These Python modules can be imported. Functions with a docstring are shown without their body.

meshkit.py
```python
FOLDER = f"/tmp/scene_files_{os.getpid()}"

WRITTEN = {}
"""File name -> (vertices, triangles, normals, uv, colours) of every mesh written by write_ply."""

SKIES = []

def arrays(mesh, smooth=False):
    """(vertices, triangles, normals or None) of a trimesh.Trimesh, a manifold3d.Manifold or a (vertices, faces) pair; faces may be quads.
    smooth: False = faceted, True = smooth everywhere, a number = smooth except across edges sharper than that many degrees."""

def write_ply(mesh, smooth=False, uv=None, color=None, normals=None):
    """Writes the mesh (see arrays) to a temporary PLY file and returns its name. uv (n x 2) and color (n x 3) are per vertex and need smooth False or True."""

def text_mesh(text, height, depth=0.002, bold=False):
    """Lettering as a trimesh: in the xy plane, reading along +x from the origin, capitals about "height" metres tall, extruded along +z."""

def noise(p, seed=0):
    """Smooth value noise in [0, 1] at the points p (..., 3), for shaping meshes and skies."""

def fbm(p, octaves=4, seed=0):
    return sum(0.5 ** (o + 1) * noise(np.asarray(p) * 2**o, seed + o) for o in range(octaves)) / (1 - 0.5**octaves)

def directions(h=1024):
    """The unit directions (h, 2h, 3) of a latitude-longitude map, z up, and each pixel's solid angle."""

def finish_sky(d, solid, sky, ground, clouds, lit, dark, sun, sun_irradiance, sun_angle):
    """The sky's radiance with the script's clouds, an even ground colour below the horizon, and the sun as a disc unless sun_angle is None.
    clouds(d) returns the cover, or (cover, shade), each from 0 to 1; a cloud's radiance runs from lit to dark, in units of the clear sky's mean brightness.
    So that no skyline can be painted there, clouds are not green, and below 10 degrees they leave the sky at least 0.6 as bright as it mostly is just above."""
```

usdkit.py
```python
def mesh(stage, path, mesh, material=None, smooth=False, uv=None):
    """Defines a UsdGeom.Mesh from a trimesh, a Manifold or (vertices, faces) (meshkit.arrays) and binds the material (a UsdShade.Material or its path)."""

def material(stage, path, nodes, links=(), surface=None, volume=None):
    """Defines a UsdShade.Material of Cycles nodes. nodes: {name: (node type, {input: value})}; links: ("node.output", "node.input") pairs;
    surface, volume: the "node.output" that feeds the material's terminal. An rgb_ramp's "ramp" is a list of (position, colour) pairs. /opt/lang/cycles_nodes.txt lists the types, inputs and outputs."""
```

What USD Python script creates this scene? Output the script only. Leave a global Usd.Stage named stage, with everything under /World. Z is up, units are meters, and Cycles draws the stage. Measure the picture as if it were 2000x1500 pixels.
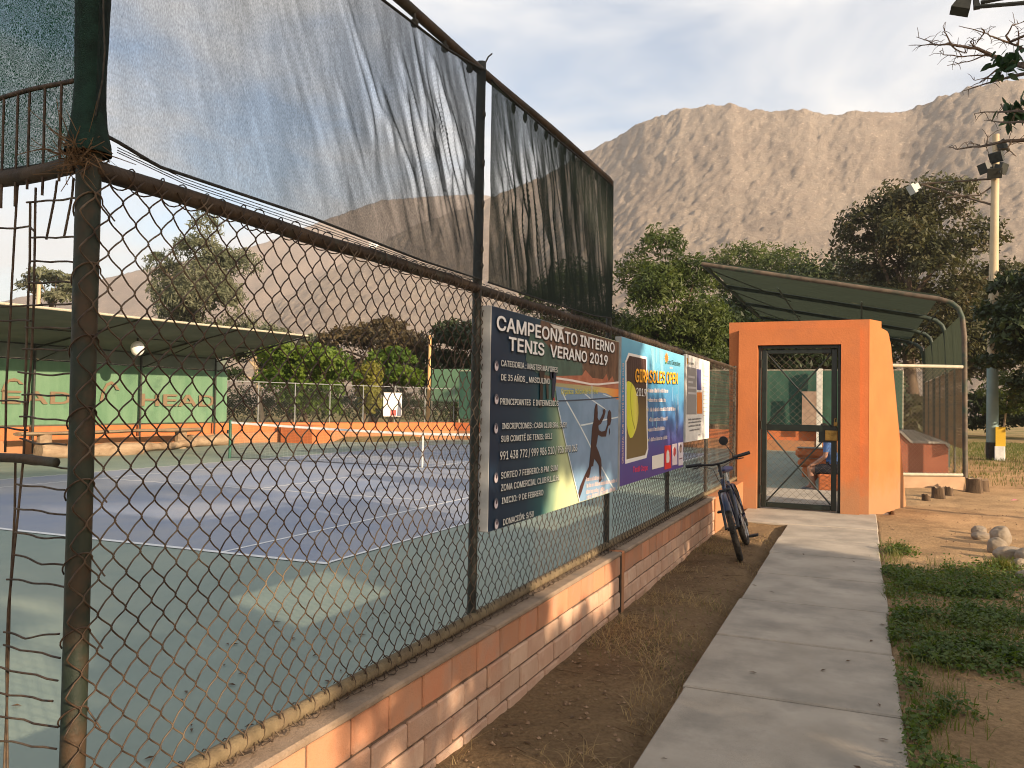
import math, random
import numpy as np
import trimesh
import manifold3d as mf
from shapely.geometry import Polygon, box as sbox
from pxr import Usd, UsdGeom, UsdLux, UsdShade, Gf, Sdf
import usdkit, meshkit

rng = np.random.default_rng(7)
random.seed(7)
stage = Usd.Stage.CreateInMemory()
UsdGeom.SetStageUpAxis(stage, 'Z')
world = UsdGeom.Xform.Define(stage, '/World')
stage.SetDefaultPrim(world.GetPrim())
UsdGeom.Scope.Define(stage, '/World/Looks')

# ---------------------------------------------------------------- camera, sky, sun, exposure
cam = UsdGeom.Camera.Define(stage, '/World/camera')
cam.CreateHorizontalApertureAttr(36.0)
cam.CreateVerticalApertureAttr(27.0)
cam.CreateFocalLengthAttr(29.02)
cam.CreateClippingRangeAttr(Gf.Vec2f(0.05, 20000))
cam.CreateExposureAttr(1.54)
CAM_H = 1.45
YAW, PITCH, ROLL = 22.93728563, 1.47961089, 0.90165076
def _cam_axes():
    y, p, r_ = np.radians([YAW, PITCH, ROLL])
    f = np.array([-np.sin(y)*np.cos(p), np.cos(y)*np.cos(p), np.sin(p)])
    r0 = np.array([np.cos(y), np.sin(y), 0]); u0 = np.cross(r0, f)
    return np.cos(r_)*r0+np.sin(r_)*u0, -np.sin(r_)*r0+np.cos(r_)*u0, f
_r, _u, _f = _cam_axes()
cam.AddTransformOp().Set(Gf.Matrix4d(*_r, 0, *_u, 0, *(-_f), 0, 0, 0, CAM_H, 1))

SUN_EL = math.radians(17.0)
SUN_H = np.array([0.94, -0.342])
SUN = np.array([SUN_H[0]*math.cos(SUN_EL), SUN_H[1]*math.cos(SUN_EL), math.sin(SUN_EL)]); SUN /= np.linalg.norm(SUN)
sun = UsdLux.DistantLight.Define(stage, '/World/sun')
sun.CreateIntensityAttr(1.25)
sun.CreateAngleAttr(0.5)
sun.CreateColorAttr(Gf.Vec3f(1.0, 0.77, 0.53))
sun.CreateNormalizeAttr(True)
_x = np.cross([0, 0, 1], SUN); _x /= np.linalg.norm(_x); _y = np.cross(SUN, _x)
sun.AddTransformOp().Set(Gf.Matrix4d(*_x, 0, *_y, 0, *SUN, 0, 0, 0, 0, 1))

SKY_STRENGTH = 0.079
HAZE = 0.0003
dome = UsdLux.DomeLight.Define(stage, '/World/sky')
usdkit.material(stage, '/World/Looks/sky', {
    'sky': ('sky_texture', {'sky_type': 'single_scattering', 'sun_disc': False, 'sun_elevation': SUN_EL, 'sun_rotation': math.atan2(SUN[0], SUN[1]),
                            'altitude': 300.0, 'air_density': 1.0, 'aerosol_density': 1.3, 'ozone_density': 1.0}),
    'tc': ('texture_coordinate', {}),
    'map': ('mapping', {'scale': (1.3, 1.3, 4.0), 'location': (0.4, 0.1, 0.0)}),
    'n': ('noise_texture', {'scale': 1.6, 'detail': 5.0, 'roughness': 0.55, 'distortion': 0.4}),
    'ramp': ('rgb_ramp', {'ramp': [(0.0, (.03, .03, .03)), (0.42, (0.07, 0.07, 0.07)), (0.60, (0.90, 0.90, 0.90)), (1.0, (0.95, 0.95, 0.95))]}),
    'mix': ('mix_color', {'blend_type': 'mix', 'use_clamp': False, 'b': (4.7, 4.65, 4.6)}),
    'bg': ('background_shader', {'strength': SKY_STRENGTH}),
}, [('tc.generated', 'map.vector'), ('map.vector', 'n.vector'), ('n.fac', 'ramp.fac'), ('ramp.color', 'mix.fac'), ('sky.color', 'mix.a'),
    ('mix.result', 'bg.color')], surface='bg.background')
UsdShade.MaterialBindingAPI.Apply(dome.GetPrim()).Bind(UsdShade.Material.Get(stage, '/World/Looks/sky'))
dome.GetPrim().SetCustomDataByKey('kind', 'structure')

# ---------------------------------------------------------------- helpers
USED = {}
def numbered(parent, name):
    k = (parent, name); n = USED.get(k, -1) + 1; USED[k] = n
    return name if n == 0 else '%s_%03d' % (name, n)
def tag(prim, label=None, cat=None, group=None, kind=None):
    for k, v in (('label', label), ('category', cat), ('group', group), ('kind', kind)):
        if v: prim.SetCustomDataByKey(k, v)
    return prim
class MB:
    """Collects vertices and triangles of one mesh."""
    def __init__(s): s.v = []; s.f = []; s.n = 0
    def add(s, v, f):
        v = np.asarray(v, float); f = np.asarray(f, int)
        if f.shape[1] == 4: f = np.vstack([f[:, [0, 1, 2]], f[:, [0, 2, 3]]])
        s.v.append(v); s.f.append(f + s.n); s.n += len(v); return s
    def mesh(s, m):
        v, f, _ = meshkit.arrays(m); return s.add(v, f)
    def box(s, lo, hi, R=None, c=None, ch=0.0):
        lo = np.array(lo, float); hi = np.array(hi, float)
        if ch > 0:
            v, f = chbox(lo, hi, ch)
        else:
            v = np.array([[(lo, hi)[i][0], (lo, hi)[j][1], (lo, hi)[k][2]] for k in (0, 1) for j in (0, 1) for i in (0, 1)])
            f = np.array([[0, 2, 3, 1], [4, 5, 7, 6], [0, 1, 5, 4], [2, 6, 7, 3], [0, 4, 6, 2], [1, 3, 7, 5]])
        if R is not None:
            cc = (lo+hi)/2 if c is None else np.array(c); v = (v-cc) @ np.asarray(R).T + cc
        return s.add(v, f)
    def tube(s, pts, r, sides=8, cap=True, jit=0.0):
        p = np.asarray(pts, float); r = np.broadcast_to(np.asarray(r, float), (len(p),))
        t = np.gradient(p, axis=0); t /= np.linalg.norm(t, axis=1, keepdims=True)+1e-12
        a = np.zeros_like(p)
        ref = np.array([0, 0, 1.0]) if abs(t[0][2]) < .9 else np.array([1.0, 0, 0])
        a0 = np.cross(t[0], ref); a0 /= np.linalg.norm(a0)
        for i in range(len(p)):
            a0 = a0 - t[i]*(a0 @ t[i]); a0 /= np.linalg.norm(a0)+1e-12; a[i] = a0
        b = np.cross(t, a); ang = np.arange(sides)*2*np.pi/sides
        v = p[:, None]+r[:, None, None]*(np.cos(ang)[None, :, None]*a[:, None]+np.sin(ang)[None, :, None]*b[:, None])
        i, j = np.meshgrid(np.arange(len(p)-1), np.arange(sides), indexing='ij')
        q = np.stack([i*sides+j, i*sides+(j+1) % sides, (i+1)*sides+(j+1) % sides, (i+1)*sides+j], -1).reshape(-1, 4)
        v = v.reshape(-1, 3); f = np.vstack([q[:, [0, 1, 2]], q[:, [0, 2, 3]]])
        if cap:
            n = len(v); v = np.vstack([v, p[0], p[-1]]); k = np.arange(sides); e = (len(p)-1)*sides
            f = np.vstack([f, np.stack([np.full(sides, n), (k+1) % sides, k], 1), np.stack([np.full(sides, n+1), e+k, e+(k+1) % sides], 1)])
        return s.add(v, f)
    def ball(s, c, r, sub=1, seed=None, amp=0.0):
        m = trimesh.creation.icosphere(sub); v = np.array(m.vertices)
        if amp: v = v*(1+amp*(meshkit.fbm(v*1.7+(seed or 0)*3.1, 3, seed or 0)[:, None]-.5)*2)
        return s.add(v*np.asarray(r)+np.asarray(c), m.faces)
    def lathe(s, prof, c=(0, 0, 0), axis=(0, 0, 1), sides=20):
        prof = np.asarray(prof, float); ang = np.arange(sides)*2*np.pi/sides
        ax = np.asarray(axis, float); ax /= np.linalg.norm(ax)
        a = np.cross(ax, [1, 0, 0] if abs(ax[0]) < .9 else [0, 1, 0]); a /= np.linalg.norm(a); b = np.cross(ax, a)
        v = np.asarray(c)+prof[:, None, 1, None]*ax+prof[:, None, 0, None]*(np.cos(ang)[None, :, None]*a+np.sin(ang)[None, :, None]*b)
        i, j = np.meshgrid(np.arange(len(prof)-1), np.arange(sides), indexing='ij')
        q = np.stack([i*sides+j, i*sides+(j+1) % sides, (i+1)*sides+(j+1) % sides, (i+1)*sides+j], -1).reshape(-1, 4)
        return s.add(v.reshape(-1, 3), q)
    def prism(s, poly, lo, hi, frame):
        """poly in (u, v); extruded from w=lo to hi; frame = (origin, U, V, W)."""
        P = poly if isinstance(poly, Polygon) else Polygon(poly)
        if not P.is_valid: P = P.buffer(0)
        for g in getattr(P, 'geoms', [P]):
            m = trimesh.creation.extrude_polygon(g, hi-lo, engine='earcut'); v = np.array(m.vertices)
            o, U, V, W = [np.asarray(x, float) for x in frame]
            vv = o+v[:, :1]*U+v[:, 1:2]*V+(v[:, 2:]+lo)*W
            f = np.array(m.faces)
            if np.dot(np.cross(U, V), W) < 0: f = f[:, ::-1]
            s.add(vv, f)
        return s
    def arr(s): return np.vstack(s.v), np.vstack(s.f)
    def build(s, name, m, parent='/World', smooth=False, label=None, cat=None, group=None, kind=None, uv=None):
        p = str(parent.GetPath()) if not isinstance(parent, str) else parent
        o = usdkit.mesh(stage, p+'/'+numbered(p, name), s.arr(), m, smooth)
        return tag(o.GetPrim(), label, cat, group, kind)
def chbox(lo, hi, ch):
    lo = np.array(lo, float); hi = np.array(hi, float); c = min(ch, *(0.45*(hi-lo)))
    pts = []
    for i in (0, 1):
        for j in (0, 1):
            for k in (0, 1):
                p = np.array([(lo, hi)[i][0], (lo, hi)[j][1], (lo, hi)[k][2]]); sg = np.array([1-2*i, 1-2*j, 1-2*k])
                for ax in range(3):
                    q = p+sg*c; q[ax] = p[ax]; pts.append(q)
    h = trimesh.convex.convex_hull(np.array(pts)); return np.array(h.vertices), np.array(h.faces)
def thing(name, label, cat, loc=(0, 0, 0), rotz=0, group=None, M=None):
    x = UsdGeom.Xform.Define(stage, '/World/'+numbered('/World', name))
    if M is not None: x.AddTransformOp().Set(M)
    else:
        x.AddTranslateOp().Set(Gf.Vec3d(*map(float, loc)))
        if rotz: x.AddRotateZOp().Set(math.degrees(rotz))
    return tag(x.GetPrim(), label, cat, group)
def holder(name, kind='structure'):
    return tag(UsdGeom.Xform.Define(stage, '/World/'+numbered('/World', name)).GetPrim(), kind=kind)
def dup(root, loc, rotz, label=None, group=None):
    w = root.GetCustomData(); name = root.GetName().rstrip('0123456789').rstrip('_')
    r_ = thing(name, label or w['label'], w['category'], loc, rotz, group or w.get('group'))
    r_.GetReferences().AddInternalReference(root.GetPath()); r_.SetInstanceable(True)
    return r_

# ---------------------------------------------------------------- materials
def nm(name, c1, c2, sc=6.0, det=6.0, lo=.35, hi=.65, rough=.85, bump=.0, bsc=60.0, metal=0.0, space='pos', c3=None, sc3=1.2, lo3=.55, hi3=.7, spec=.3, stretch=(1, 1, 1), rnd=0.0, coat=0.0, splash=None):
    """Principled surface whose base colour is mottled by noise; c3: a second, larger kind of stain; rnd: brightness varies from piece to piece."""
    N = {'co': ('geometry', {}) if space == 'pos' else ('texture_coordinate', {}), 'mp': ('mapping', {'scale': stretch}),
         'n': ('noise_texture', {'scale': sc, 'detail': det, 'roughness': .6}), 'r': ('rgb_ramp', {'ramp': [(lo, c1), (hi, c2)]}),
         'p': ('principled_bsdf', {'roughness': rough, 'metallic': metal, 'specular_ior_level': spec, 'coat_weight': coat, 'coat_roughness': .15})}
    src = 'co.position' if space == 'pos' else 'co.object'
    L = [(src, 'mp.vector'), ('mp.vector', 'n.vector'), ('n.fac', 'r.fac')]
    out = 'r.color'
    if c3 is not None:
        N['n3'] = ('noise_texture', {'scale': sc3, 'detail': 7.0, 'roughness': .65}); N['r3'] = ('rgb_ramp', {'ramp': [(lo3, (0, 0, 0)), (hi3, (1, 1, 1))]})
        N['m3'] = ('mix_color', {'b': c3})
        L += [(src, 'n3.vector'), ('n3.fac', 'r3.fac'), ('r3.color', 'm3.fac'), (out, 'm3.a')]; out = 'm3.result'
    if rnd:
        N['oi'] = ('object_info', {}); N['mr'] = ('map_range', {'to_min': 1-rnd, 'to_max': 1+rnd}); N['hs'] = ('hsv', {})
        L += [('oi.random', 'mr.value'), ('mr.result', 'hs.value'), (out, 'hs.color')]; out = 'hs.color'
    if splash is not None:
        N['sp'] = ('separate_xyz', {}); N['sn'] = ('noise_texture', {'scale': 5.0, 'detail': 7.0, 'roughness': .7}); N['sa'] = ('math', {'math_type': 'multiply_add', 'value2': -1.1, 'value3': .52})
        N['sb'] = ('math', {'math_type': 'add'}); N['sr'] = ('map_range', {'from_min': .38, 'from_max': .80, 'to_min': 0.0, 'to_max': .62, 'clamp': True}); N['sm'] = ('mix_color', {'b': splash})
        L += [(src, 'sp.vector'), (src, 'sn.vector'), ('sp.z', 'sa.value1'), ('sa.value', 'sb.value1'), ('sn.fac', 'sb.value2'), ('sb.value', 'sr.value'), ('sr.result', 'sm.fac'), (out, 'sm.a')]; out = 'sm.result'
    L.append((out, 'p.base_color'))
    if bump:
        N['nb'] = ('noise_texture', {'scale': bsc, 'detail': 6.0, 'roughness': .65}); N['b'] = ('bump', {'strength': min(1.0, bump), 'distance': .02 if bump < 1 else .02*bump})
        L += [(src, 'nb.vector'), ('nb.fac', 'b.height'), ('b.normal', 'p.normal')]
    return usdkit.material(stage, '/World/Looks/'+name, N, L, surface='p.BSDF')
def flat(name, c, rough=.6, metal=0.0, spec=.4):
    return usdkit.material(stage, '/World/Looks/'+name, {'p': ('principled_bsdf', {'base_color': c, 'roughness': rough, 'metallic': metal, 'specular_ior_level': spec})}, [], surface='p.BSDF')
def leaf_mat(name, c1, c2, c3=None, trans=.35, clump=.6):
    """Leaf colour varies from leaf to leaf and from clump to clump; light shines through."""
    N = {'g': ('geometry', {}), 'n': ('noise_texture', {'scale': clump, 'detail': 3.0}), 'r': ('rgb_ramp', {'ramp': [(0.0, c1), (1.0, c2)]}),
         'rc': ('rgb_ramp', {'ramp': [(.35, c1), (.5, c2), (.68, c3 or c2)]}), 'm': ('mix_color', {'fac': .5}),
         'd': ('principled_bsdf', {'roughness': .55, 'specular_ior_level': .3}), 't': ('translucent_bsdf', {}), 'mx': ('mix_closure', {'fac': trans}), 'hs': ('hsv', {'value': 1.5, 'saturation': 1.15, 'hue': .485})}
    L = [('g.random_per_island', 'r.fac'), ('g.position', 'n.vector'), ('n.fac', 'rc.fac'), ('r.color', 'm.a'), ('rc.color', 'm.b'), ('m.result', 'd.base_color'), ('m.result', 'hs.color'), ('hs.color', 't.color'),
         ('d.BSDF', 'mx.closure1'), ('t.BSDF', 'mx.closure2')]
    return usdkit.material(stage, '/World/Looks/'+name, N, L, surface='mx.closure')
def net_mat(name, col, a_face, a_edge, trans=.4, weave=900.0, contrast=.25, streak=0.15, stretch=(1, 6, 1), knit=(1, 1, 1), speck=0.0):
    """Woven shade net: holes let part of the light straight through, fewer of them seen edge on; the threads glow when lit from behind."""
    N = {'lw': ('layer_weight', {'blend': .5}), 'g': ('geometry', {}), 'mpw': ('mapping', {'scale': knit}), 'sk': ('noise_texture', {'scale': 130.0, 'detail': 5.0, 'roughness': .75}), 'skr': ('map_range', {'from_min': .60, 'from_max': .74, 'to_min': 0.0, 'to_max': speck, 'clamp': True}), 'a3': ('math', {'math_type': 'add', 'use_clamp': True}), 'wv': ('noise_texture', {'scale': weave, 'detail': 1.0}),
         'mps': ('mapping', {'scale': stretch}), 'st': ('noise_texture', {'scale': 2.2, 'detail': 6.0, 'roughness': .62}),
         'cov': ('map_range', {'from_min': 0.15, 'from_max': .72, 'to_min': a_face, 'to_max': a_edge, 'clamp': True}),
         'w2': ('map_range', {'from_min': .25, 'from_max': .75, 'to_min': -contrast, 'to_max': contrast}),
         's2': ('map_range', {'from_min': .3, 'from_max': .7, 'to_min': -streak, 'to_max': streak}),
         'a1': ('math', {'math_type': 'add'}), 'a2': ('math', {'math_type': 'add', 'use_clamp': True}),
         'tr': ('transparent_bsdf', {}), 'd': ('diffuse_bsdf', {'color': col}), 'tl': ('translucent_bsdf', {'color': tuple(min(1, 1.6*c) for c in col)}),
         'mx': ('mix_closure', {'fac': trans}), 'o': ('mix_closure', {})}
    L = [('g.position', 'mpw.vector'), ('mpw.vector', 'wv.vector'), ('g.position', 'sk.vector'), ('sk.fac', 'skr.value'), ('a2.value', 'a3.value1'), ('skr.result', 'a3.value2'), ('g.position', 'mps.vector'), ('mps.vector', 'st.vector'), ('lw.facing', 'cov.value'), ('wv.fac', 'w2.value'), ('st.fac', 's2.value'),
         ('cov.result', 'a1.value1'), ('w2.result', 'a1.value2'), ('a1.value', 'a2.value1'), ('s2.result', 'a2.value2'),
         ('d.BSDF', 'mx.closure1'), ('tl.BSDF', 'mx.closure2'), ('tr.BSDF', 'o.closure1'), ('mx.closure', 'o.closure2'), ('a3.value', 'o.fac')]
    return usdkit.material(stage, '/World/Looks/'+name, N, L, surface='o.closure')

# ---------------------------------------------------------------- materials of the setting
M = {}
def dirt_mat():
    N = {'g': ('geometry', {}), 'n1': ('noise_texture', {'scale': .9, 'detail': 8.0, 'roughness': .62}), 'r1': ('rgb_ramp', {'ramp': [(.3, (.18, .116, .064)), (.5, (.295, .197, .107)), (.72, (.40, .272, .15))]}),
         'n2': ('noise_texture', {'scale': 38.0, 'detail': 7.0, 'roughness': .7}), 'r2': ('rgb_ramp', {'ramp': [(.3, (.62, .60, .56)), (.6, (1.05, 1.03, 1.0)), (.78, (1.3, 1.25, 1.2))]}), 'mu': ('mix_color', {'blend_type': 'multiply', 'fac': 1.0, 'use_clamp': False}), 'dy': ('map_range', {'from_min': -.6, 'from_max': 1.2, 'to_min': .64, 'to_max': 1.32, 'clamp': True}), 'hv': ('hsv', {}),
         'sx': ('separate_xyz', {}), 'gy': ('map_range', {'from_min': 24.0, 'from_max': 36.0, 'to_min': 0.0, 'to_max': .75, 'clamp': True}), 'n3': ('noise_texture', {'scale': .35, 'detail': 6.0, 'roughness': .6}),
         'g3': ('map_range', {'from_min': .35, 'from_max': .6, 'to_min': 0.0, 'to_max': 1.0, 'clamp': True}), 'mm': ('math', {'math_type': 'multiply'}), 'mg': ('mix_color', {'b': (.105, .125, .032)}),
         'vb': ('voronoi_texture', {'scale': 45.0}), 'ad': ('math', {'math_type': 'multiply_add', 'value2': .35}), 'b': ('bump', {'strength': .9, 'distance': .022}), 'p': ('principled_bsdf', {'roughness': .95, 'specular_ior_level': .15})}
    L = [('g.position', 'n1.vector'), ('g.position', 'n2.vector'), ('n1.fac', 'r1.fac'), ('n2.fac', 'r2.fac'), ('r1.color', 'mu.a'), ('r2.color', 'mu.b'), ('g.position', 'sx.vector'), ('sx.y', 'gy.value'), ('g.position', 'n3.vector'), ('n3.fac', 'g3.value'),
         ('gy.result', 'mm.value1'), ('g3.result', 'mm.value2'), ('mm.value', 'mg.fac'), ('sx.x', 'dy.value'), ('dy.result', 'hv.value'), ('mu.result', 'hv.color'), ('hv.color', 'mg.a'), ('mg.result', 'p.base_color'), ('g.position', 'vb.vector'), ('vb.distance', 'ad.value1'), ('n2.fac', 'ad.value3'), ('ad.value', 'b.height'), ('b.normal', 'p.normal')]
    return usdkit.material(stage, '/World/Looks/dirt', N, L, surface='p.BSDF')
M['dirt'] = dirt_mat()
M['concrete'] = nm('concrete', (.27, .235, .188), (.40, .35, .285), sc=2.2, det=9, lo=.3, hi=.7, rough=.85, bump=.25, bsc=120, c3=(.205, .185, .155), sc3=2.1, lo3=.47, hi3=.74)
M['cap'] = nm('wall_cap', (.19, .135, .09), (.30, .22, .155), sc=5, det=9, rough=.9, bump=.5, bsc=70, c3=(.15, .12, .09), sc3=2.5)
M['curb'] = nm('mortar_curb', (.10, .075, .042), (.185, .14, .08), sc=14, det=8, rough=.9, bump=.6, bsc=90, c3=(.14, .10, .06), sc3=9, lo3=.5, hi3=.66)
M['mortar'] = nm('mortar', (.10, .065, .045), (.19, .13, .09), sc=12, rough=.95, bump=.5, bsc=120)
def brick_mat(name, a, b, c):
    return nm(name, a, b, sc=9, det=8, lo=.3, hi=.7, rough=.88, bump=.35, bsc=110, c3=c, sc3=3.2, lo3=.52, hi3=.68, rnd=.10, stretch=(1, 1, .5))
M['brick'] = [brick_mat('brick_a', (.42, .25, .17), (.50, .32, .22), (.54, .38, .28)), brick_mat('brick_b', (.40, .24, .16), (.48, .32, .23), (.45, .26, .17)), brick_mat('brick_c', (.43, .27, .185), (.51, .35, .25), (.42, .22, .14))]
M['brick_top'] = [brick_mat('brick_red', (.44, .18, .095), (.42, .22, .13), (.36, .21, .14)), brick_mat('brick_red_worn', (.38, .20, .12), (.45, .20, .105), (.37, .22, .15))]
M['wire'] = nm('rusty_wire', (.022, .014, .009), (.070, .042, .024), sc=40, rough=.6, metal=.3, spec=.4, c3=(.16, .12, .08), sc3=3.0, lo3=.5, hi3=.7)
M['rust_pipe'] = nm('rusty_pipe', (.022, .016, .011), (.062, .042, .026), sc=12, det=8, stretch=(1, .35, 1), rough=.7, bump=.35, bsc=60, c3=(.05, .055, .04), sc3=4)
M['post'] = nm('green_rusty_post', (.009, .016, .011), (.028, .034, .021), sc=7, det=9, stretch=(1, 1, .3), rough=.6, spec=.3, bump=.2, bsc=60, c3=(.045, .028, .015), sc3=9, lo3=.46, hi3=.62)
M['dark_post'] = nm('dark_post', (.012, .014, .012), (.03, .032, .026), sc=10, rough=.5, bump=.1)
M['court_green'] = nm('court_green', (.155, .205, .175), (.195, .248, .21), sc=.7, det=8, rough=.6, spec=.4, bump=.06, bsc=220, c3=(.215, .245, .19), sc3=.35, lo3=.45, hi3=.75)
M['court_blue'] = nm('court_blue', (.168, .205, .288), (.212, .243, .32), sc=.6, det=8, rough=.58, spec=.4, bump=.06, bsc=220, c3=(.26, .262, .27), sc3=.30, lo3=.40, hi3=.72)
M['line_white'] = nm('line_paint', (.55, .57, .57), (.70, .71, .70), sc=6, rough=.75)
M['orange'] = nm('orange_paint', (.40, .130, .043), (.455, .150, .051), sc=1.6, det=8, rough=.8, bump=.22, bsc=45, c3=(.36, .125, .05), sc3=1.3, lo3=.5, hi3=.7, splash=(.27, .165, .09))
M['orange_light'] = nm('light_orange_paint', (.335, .118, .034), (.37, .138, .042), sc=1.6, det=8, rough=.8, bump=.2, bsc=45, c3=(.30, .11, .04), sc3=1.1, lo3=.52, hi3=.7, splash=(.26, .16, .085))
M['orange_red'] = nm('red_paint_and_wall_shade', (.42, .12, .042), (.48, .15, .053), sc=2.0, rough=.8, bump=.15, bsc=60)  # paint of the blocks and benches; on the court walls it stands for shade
M['rock'] = None

# ---------------------------------------------------------------- ground, path, court
def smooth(a, b, x):
    t = np.clip((np.asarray(x, float)-a)/(b-a), 0, 1); return t*t*(3-2*t)
COURT = Polygon([(-26, -8), (-1.80, -8), (-1.80, 12.9), (.40, 12.9), (.40, 17.25), (1.68, 17.85), (1.68, 36.0), (-17.9, 36.0), (-19.2, 30.6), (-23.2, 28.2), (-26, 28)])
import shapely
def ground_z(x, y):
    x = np.asarray(x, float); y = np.asarray(y, float)
    p = np.stack([x, y, 0*x], -1)
    near = np.exp(-((x*x+y*y)/60.0**2))
    z = -.018+near*(.034*(meshkit.fbm(p*1.3, 4, 3)-.5)+.034*(meshkit.fbm(p*5.0, 4, 5)-.5))
    left = (x < -.8) & (y < 11)
    z = z-np.where(left, .022, 0)-np.where(left, .055*np.exp(-((x+.90)/.075)**2), 0)
    z = z+.05*np.exp(-(((y-17.0)/1.2)**2+((x-1.0)/.8)**2))
    path = (x > -.84) & (x < .175) & (y < 12.2)
    z = np.where(path, -.075, z)
    inside = shapely.contains_xy(COURT, x, y)
    z = np.where(inside, -.40, z)
    return z
def axis(*segs):
    return np.unique(np.round(np.concatenate([np.arange(a, b, s) for a, b, s in segs]), 4))
gx = np.unique(np.concatenate([axis((-1.9, -.6, .035), (-.6, .1, .14), (.1, 2.6, .045), (2.6, 6, .25), (6, 30, 2), (-30, -1.9, 1.0)), np.array([-1500, -700, -300, -150, -80, -50, 40, 60, 100, 200, 500, 1000, 1500])]))
gy = np.unique(np.concatenate([axis((-8, 1.5, .8), (1.5, 12.6, .05), (12.6, 24, .1), (24, 60, .9)), np.array([-1500, -600, -200, -60, -25, -14, 70, 90, 130, 200, 350, 700, 1500])]))
GX, GY = np.meshgrid(gx, gy)
GZ = ground_z(GX, GY)
nx, ny = len(gx), len(gy)
i, j = np.meshgrid(np.arange(ny-1), np.arange(nx-1), indexing='ij')
q = np.stack([i*nx+j, i*nx+j+1, (i+1)*nx+j+1, (i+1)*nx+j], -1).reshape(-1, 4)
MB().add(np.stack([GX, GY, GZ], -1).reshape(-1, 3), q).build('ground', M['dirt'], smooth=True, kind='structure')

path = holder('path')
jy = [-2.2, -1.1, 0.0, 1.09, 2.18, 3.28, 4.37, 5.45, 6.56, 7.67, 8.80, 9.92, 11.05]
for k in range(len(jy)-1):
    x0, x1 = -.85+.008*math.sin(k*1.7), .185+.008*math.cos(k*2.3)
    zt = .002*math.sin(k*2.1)
    m = MB().box((x0, jy[k]+.011, -.12), (x1, jy[k+1]-.011, zt), ch=.008)
    m.build('slab', M['concrete'], path)
MB().box((-1.52, 11.062, -.12), (.20, 12.70, .004), ch=.008).build('slab', M['concrete'], path, label='wide slab in front of the gate')
MB().box((-1.78, 12.95, -.30), (.38, 16.55, -.045), ch=.01).build('slab', M['concrete'], path, label='slab inside the gate')

court = holder('tennis_court')
MB().prism(COURT.buffer(-.02), -.36, -.22, ((0, 0, 0), (1, 0, 0), (0, 1, 0), (0, 0, 1))).build('surround', M['court_green'], court)
CX0, CX1, CY0, CY1 = -16.045, -5.075, 7.15, 30.92
def sheet(x0, y0, x1, y1, z, name, m):
    MB().add([[x0, y0, z], [x1, y0, z], [x1, y1, z], [x0, y1, z]], [[0, 1, 2, 3]]).build(name, m, court)
sheet(CX0, CY0, CX1, CY1, -.216, 'playing_area', M['court_blue'])
LZ = -.212; W = .05
for a in ((CX0-.02, CY0-.03, CX1+.02, CY0+.06), (CX0-.02, CY1-.06, CX1+.02, CY1+.03)): sheet(*a, LZ, 'line', M['line_white'])
for x in (CX0, CX0+1.37, CX1-1.37-W, CX1-W): sheet(x, CY0+.06, x+W, CY1-.06, LZ, 'line', M['line_white'])
for y in (12.63, 25.43): sheet(CX0+1.37+W, y-W/2, CX1-1.37-W, y+W/2, LZ, 'line', M['line_white'])
sheet(-10.585, 12.63+W/2, -10.535, 25.43-W/2, LZ, 'line', M['line_white'])
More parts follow.
